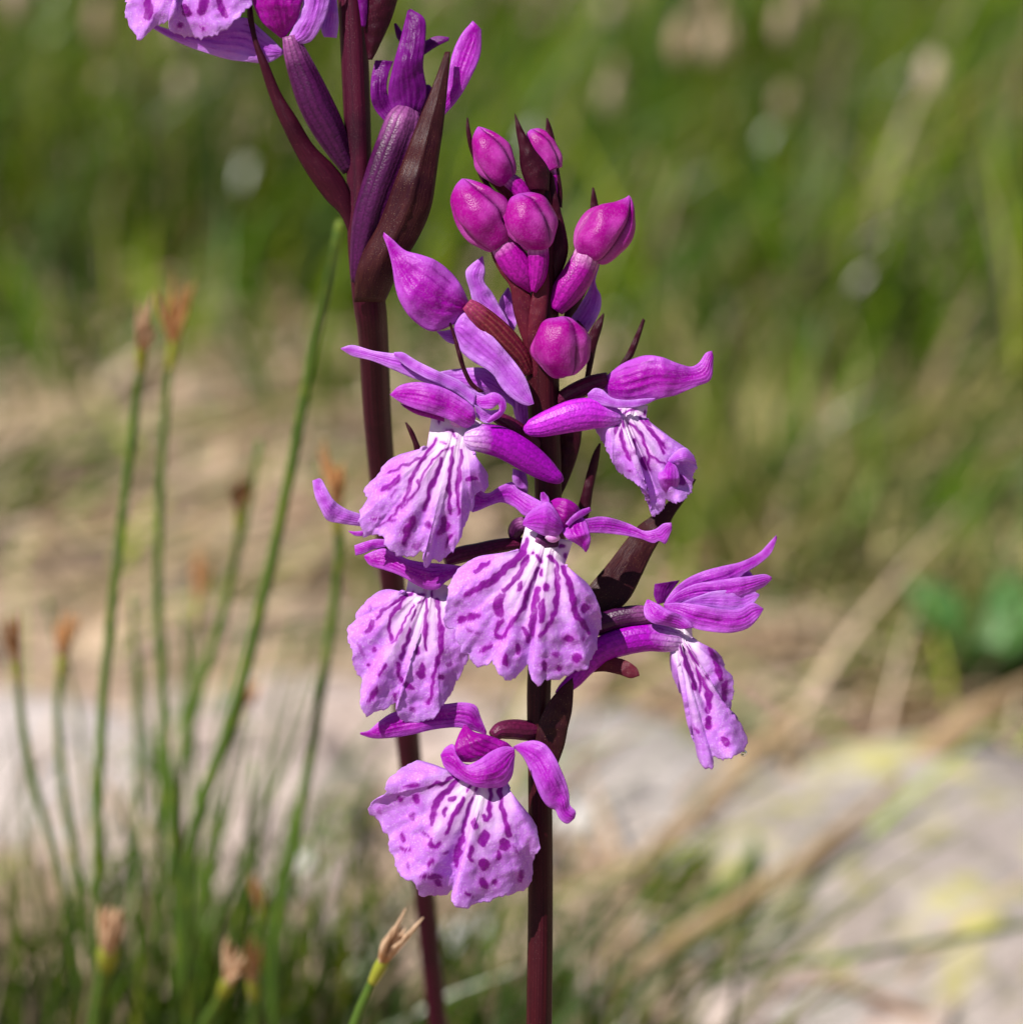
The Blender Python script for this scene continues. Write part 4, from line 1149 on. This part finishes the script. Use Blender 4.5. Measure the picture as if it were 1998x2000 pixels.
lip(G_, [(850, 500), (930, 520), (1000, 540), (1100, 550), (1190, 560)], [(812, 588), (900, 622), (1000, 642), (1100, 652), (1198, 645)],
    [(770, 562), (690, 530), (600, 500), (520, 483), (460, 510), (380, 560), (310, 620), (280, 690), (270, 750), (190, 790), (150, 850), (180, 900), (230, 950), (270, 1020), (300, 1060), (310, 1150), (345, 1230), (370, 1310), (410, 1380), (480, 1390), (510, 1440), (540, 1500), (620, 1510), (700, 1500), (760, 1490), (790, 1450), (800, 1400), (808, 1455), (778, 1490), (785, 1550), (820, 1600), (870, 1602), (960, 1570), (1080, 1540), (1200, 1500), (1290, 1480), (1350, 1440), (1390, 1380), (1390, 1270), (1430, 1170), (1447, 1130), (1430, 1040), (1410, 960), (1370, 900), (1300, 850), (1250, 760), (1206, 690)],
    [([(810, 590), (740, 640), (660, 665), (610, 690)], 28), ([(835, 610), (780, 690), (710, 750), (660, 820), (640, 900), (625, 970)], 42), ([(870, 770), (830, 850), (780, 930), (740, 1040)], 30), ([(780, 770), (785, 780)], 42), ([(730, 850), (725, 900)], 32), ([(930, 660), (900, 720)], 18), ([(970, 680), (970, 710)], 22),
     ([(940, 770), (900, 870), (870, 1000), (860, 1090)], 25), ([(860, 1070), (820, 1200), (815, 1280)], 48), ([(1075, 660), (1070, 800), (1050, 940), (1010, 900)], 28), ([(1135, 670), (1160, 800), (1180, 950), (1210, 1050)], 38), ([(950, 940), (950, 990)], 48), ([(1030, 1040), (1020, 1100)], 78), ([(930, 1140), (920, 1240)], 36),
     ([(1020, 1260), (1025, 1290)], 76), ([(1180, 1110), (1185, 1130)], 80), ([(1140, 1170), (1135, 1230)], 38), ([(620, 1080), (630, 1140), (700, 1110)], 34), ([(510, 750), (515, 790)], 52), ([(380, 770), (400, 780)], 46, .8), ([(420, 690), (520, 670)], 36, .8), ([(470, 900), (490, 920)], 54, .7), ([(400, 1050), (410, 1090)], 42, .8),
     ([(400, 1150), (460, 1160)], 36, .8), ([(610, 1270), (630, 1240)], 38, .8), ([(560, 1360), (700, 1360)], 42, .8), ([(660, 1400), (690, 1420)], 46), ([(720, 1190), (740, 1180)], 32, .7), ([(1010, 1390), (1030, 1440)], 52), ([(1110, 1390), (1115, 1420)], 42, .8), ([(1300, 1330), (1295, 1390)], 42, .8), ([(880, 1490), (930, 1510)], 38, .8), ([(560, 1030), (600, 1060)], 34, .7), ([(1290, 1200), (1240, 1130)], 22, .6), ([(240, 850), (230, 870)], 34, .6), ([(440, 1270), (450, 1300)], 30, .6)],
    f, -92, reflex=60, puff=40, ruffle=26, groove=9, seed=5)

# --- flower turned sideways
f = flower(ORCHID, at=(1320, 1240))
ribbon('petal', H, [(840, 600), (1000, 450), (1280, 350), (1460, 350), (1530, 420)], [(850, 650), (1050, 660), (1300, 680), (1460, 650), (1535, 560)], 'sepal', f, (16, 14, 20), .08, n=36)
ribbon('sepal', H, [(840, 610), (900, 520), (1000, 432), (1130, 370), (1280, 330), (1420, 298), (1560, 230), (1640, 150), (1690, 98)], [(850, 640), (950, 600), (1040, 560), (1200, 520), (1350, 470), (1450, 385), (1560, 316), (1650, 235), (1697, 125)], 'sepal', f, (0, -12, 20), (.1, .15, .2), .03, n=44, m=29)
ribbon('sepal', H, [(845, 612), (950, 520), (1080, 462), (1220, 440), (1360, 418), (1480, 405), (1600, 392), (1648, 412)], [(850, 640), (980, 600), (1120, 585), (1280, 590), (1420, 565), (1520, 520), (1600, 480), (1650, 432)], 'sepal', f, (-6, -24, -8), (.1, .16, .2), .04, n=44, m=29)
ribbon('petal', H, [(960, 610), (1080, 560), (1200, 520), (1350, 508), (1480, 510), (1552, 540)], [(960, 620), (1090, 630), (1200, 660), (1350, 682), (1460, 660), (1556, 552)], 'sepal_pale', f, (-12, -30, -16), .06)
ribbon('petal', H, [(830, 615), (950, 605), (1100, 622), (1250, 650), (1400, 652), (1500, 605), (1582, 648)], [(840, 655), (960, 725), (1050, 792), (1200, 824), (1350, 829), (1470, 792), (1540, 722), (1584, 656)], 'sepal', f, (-16, -44, -20), (.1, .14, .12), .05, n=44, m=29)
ribbon('petal', H, [(704, 582), (680, 640), (688, 710), (740, 755), (830, 775), (950, 805)], [(716, 580), (790, 615), (880, 668), (960, 700), (1020, 740), (1052, 795)], 'sepal', f, (-30, -44, -34), .16)
ribbon('petal', H, [(770, 468), (764, 550), (790, 625)], [(960, 440), (900, 520), (840, 610)], 'petal_violet', f, 16, .2)
tube('ovary', H, [(760, 700, 60), (660, 705, 84), (520, 720, 86), (350, 770, 86), (120, 830, 80), (-60, 880, 60)], 'ovary_violet', f, (-10, -4, 0), grooves=5, gdepth=.1)
tube('spur', H, [(1000, 900, 8), (985, 900, 45), (930, 895, 80), (860, 885, 98), (720, 868, 108), (520, 905, 106), (360, 970, 98), (240, 1080, 84), (150, 1200, 60), (60, 1270, 36), (20, 1290, 8)], 'spur', f, (2, 0, -4, -8, -10, -12, -14, -16, -18, -20, -20), n=44, m=26, squash=.8)
lip(H, [(790, 800), (880, 780), (960, 760), (1045, 740)], [(884, 952), (930, 930), (990, 905), (1052, 868)],
    [(882, 1000), (880, 1050), (890, 1120), (930, 1230), (980, 1330), (1030, 1400), (1050, 1490), (1045, 1580), (1065, 1640), (1075, 1700), (1100, 1800), (1150, 1862), (1206, 1860), (1216, 1770), (1280, 1797), (1360, 1772), (1420, 1740), (1467, 1680), (1460, 1610), (1420, 1560), (1337, 1510), (1337, 1420), (1362, 1300), (1352, 1160), (1300, 1110), (1290, 1050), (1230, 970), (1130, 920), (1075, 885)],
    [([(970, 940), (1000, 1050), (1040, 1150), (1070, 1250)], 38), ([(1020, 940), (1070, 1050), (1110, 1150), (1110, 1280)], 30), ([(1150, 1180), (1180, 1300), (1170, 1420)], 54), ([(1170, 1480), (1170, 1540)], 54), ([(1300, 1640), (1310, 1680)], 56), ([(1180, 950), (1240, 1080), (1260, 1180)], 40), ([(1300, 1200), (1290, 1350)], 40, .8), ([(1060, 1560), (1100, 1590)], 34, .7)],
    f, -20, reflex=90, puff=26, ruffle=20, groove=16, seed=6)


# --- the taller orchid
q0 = QX.w((858, 2050))
rootQ = plant_root(q0, (.002, .016))
ORCHID2 = empty('orchid', rootQ)
tag(ORCHID2, 'taller orchid on a dark wine red stem with long pointed bracts', 'orchid', 'purple orchids')
tube('stem', QX, [(676, -330, 14), (680, -200, 24), (684, -60, 28), (690, 60, 28), (698, 250, 27), (702, 380, 25), (704, 480, 26), (720, 585, 33), (727, 640, 31), (738, 830, 29), (762, 1090, 27), (797, 1450, 27), (830, 1760, 25), (858, 2050, 24)], 'stem_rosy', ORCHID2, n=170, m=22, grooves=5, gdepth=.08,
     extra=[(q0 * .5 + rootQ * .5, 28 * K), (rootQ, 32 * K)])


def bract2(L, R, mat, dw=0, bulge=.25, fold=0.0):
    return bract(A, L, R, mat, dw, bulge, fold, plant=ORCHID2)


bract2([(702, 20), (690, 62), (715, 200), (752, 330), (800, 480), (870, 640), (960, 810), (1060, 950), (1120, 1010), (1170, 1120)], [(712, 18), (740, 200), (790, 310), (850, 450), (920, 560), (1000, 690), (1100, 790), (1150, 860), (1190, 980), (1200, 1120)], 'bract_dark', (-50, -36, -10), .25)
bract2([(1617, 262), (1560, 420), (1480, 620), (1400, 830), (1310, 1060), (1232, 1200), (1200, 1300), (1190, 1430)], [(1642, 262), (1632, 400), (1612, 600), (1584, 800), (1552, 1000), (1490, 1140), (1420, 1250), (1335, 1430)], 'bract_brown', (-60, -80, -40), .24, -.10)
bract2([(1260, -120), (1232, 60), (1238, 180), (1255, 290)], [(1420, -100), (1372, 80), (1330, 180), (1275, 290)], 'bract_dark', -30, .3)
bract2([(1180, -260), (1190, -100), (1215, 60), (1225, 140)], [(1230, -260), (1250, -100), (1255, 60), (1245, 140)], 'petal_violet', -44, .3)

f = flower(ORCHID2, at=(540, 60), z=QX)
lip(A, [(330, -260), (420, -280), (520, -260)], [(320, -255), (420, -260), (530, -255)],
    [(310, -260), (200, -200), (130, -100), (112, 0), (110, 80), (140, 140), (176, 187), (240, 130), (300, 100), (338, 66), (312, 110), (330, 150), (400, 170), (470, 179), (540, 160), (592, 130), (640, 82), (705, 15), (730, -60), (700, -150), (620, -230), (540, -260)],
    [([(215, 0), (215, 80)], 40), ([(490, -60), (480, 0), (470, 60)], 40), ([(540, -80), (550, 0), (575, 70)], 32), ([(360, 110), (370, 120)], 26), ([(465, 130), (480, 132)], 18), ([(380, 30), (410, 60)], 36), ([(320, -80), (300, -20)], 30), ([(420, -120), (400, -40)], 34)],
    f, -60, reflex=40, puff=30, ruffle=16, seed=7, ns=130, nt=60)
ribbon('sepal', A, [(235, 120), (340, 150), (450, 140), (560, 120), (680, 90), (760, 150), (855, 240)], [(245, 145), (350, 202), (460, 247), (580, 282), (690, 299), (790, 300), (855, 260)], 'sepal_pale', f, (-40, -30, -20), .18, .02, n=40, m=29)
ribbon('hood', A, [(690, -120), (716, 20), (760, 120), (845, 190)], [(1010, -120), (955, 30), (930, 110), (862, 196)], 'hood_deep', f, (-60, -70, -40), .3, n=36, m=29)
ribbon('sepal', A, [(960, -100), (950, 60), (905, 150), (880, 200)], [(1095, -100), (1065, 90), (995, 208), (930, 226)], 'sepal_pale', f, (-60, -66, -50), .3, .03)
ribbon('petal', A, [(1085, -20), (1034, 140), (1048, 184)], [(1106, -20), (1118, 120), (1108, 188)], 'sepal_pale', f, -30, .25)
tube('ovary', A, [(885, 165, 40), (905, 240, 56), (950, 360, 74), (1000, 480, 84), (1060, 600, 80), (1115, 710, 60), (1165, 800, 40)], 'ovary_violet', f, (-44, -30, 0), grooves=5, gdepth=.12, m=30)

f = flower(ORCHID2, at=(780, 180), z=QX)
ribbon('petal', A, [(1440, 58), (1405, 200), (1372, 330), (1350, 450), (1375, 560)], [(1456, 50), (1520, 100), (1526, 200), (1515, 330), (1532, 450), (1500, 545)], 'petal_violet', f, (-30, -50, -30), .3, .02)
ribbon('sepal', A, [(1285, 285), (1268, 380), (1276, 500), (1345, 592)], [(1372, 290), (1352, 350), (1345, 440), (1400, 565)], 'petal_violet', f, (-10, -30, -20), .25, .05)
ribbon('sepal', A, [(1745, 100), (1690, 170), (1650, 260), (1622, 420), (1560, 545)], [(1786, 140), (1782, 260), (1740, 370), (1680, 470), (1600, 560)], 'hood', f, (-10, -34, -20), .25, .03)
ribbon('petal', A, [(1372, 105), (1386, 170), (1420, 215)], [(1384, 103), (1410, 140), (1440, 170)], 'petal_violet', f, 10, .2)
ribbon('petal', A, [(1634, 170), (1570, 164), (1500, 195)], [(1632, 186), (1570, 216), (1500, 265)], 'petal_violet', f, 10, .2)
ribbon('petal', A, [(1490, 420), (1540, 400), (1570, 460)], [(1480, 560), (1540, 570), (1580, 520)], 'petal_violet', f, -10, .2)
tube('ovary', A, [(1440, 520, 60), (1425, 560, 86), (1380, 690, 98), (1315, 860, 92), (1255, 1050, 82), (1215, 1240, 52), (1200, 1330, 30)], 'ovary_violet', f, (-30, -40, -20), grooves=6, gdepth=.12, m=36)
for (x, y, dx) in ((640, -260, -14), (730, -280, 14), (690, -380, 2)):
    bud(QX, [(x + dx, y - 70, 3), (x + dx, y - 60, 12), (x, y, 30), (x - dx, y + 50, 22), (x - dx, y + 60, 8)], -10, plant=ORCHID2)


# bead of water on the rim of the sideways flower's lip
bd = H.w((1440, 1745), -18)
V, F, uv = tube_pts([bd + np.array([0, 0, a * K]) for a in (-6.6, -6, -3, 0, 3, 6, 6.6)], [r * K for r in (1, 3, 6, 7, 6, 3, 1)], 18, 16)
N_ = NT('water')
g_ = N_.n("ShaderNodeBsdfPrincipled", {"Base Color": (1, 1, 1, 1), "Roughness": .02, "IOR": 1.33, "Transmission Weight": 1.0})
N_.t.links.new(g_.outputs[0], N_.out.inputs[0])
o = mesh_obj('water_drop', V, F, 'water', None, uv)
tag(o, 'tiny clear water bead on the lip of the sideways orchid flower', 'water drop')

for o in bpy.data.objects:
    if "_w" in o: del o["_w"]
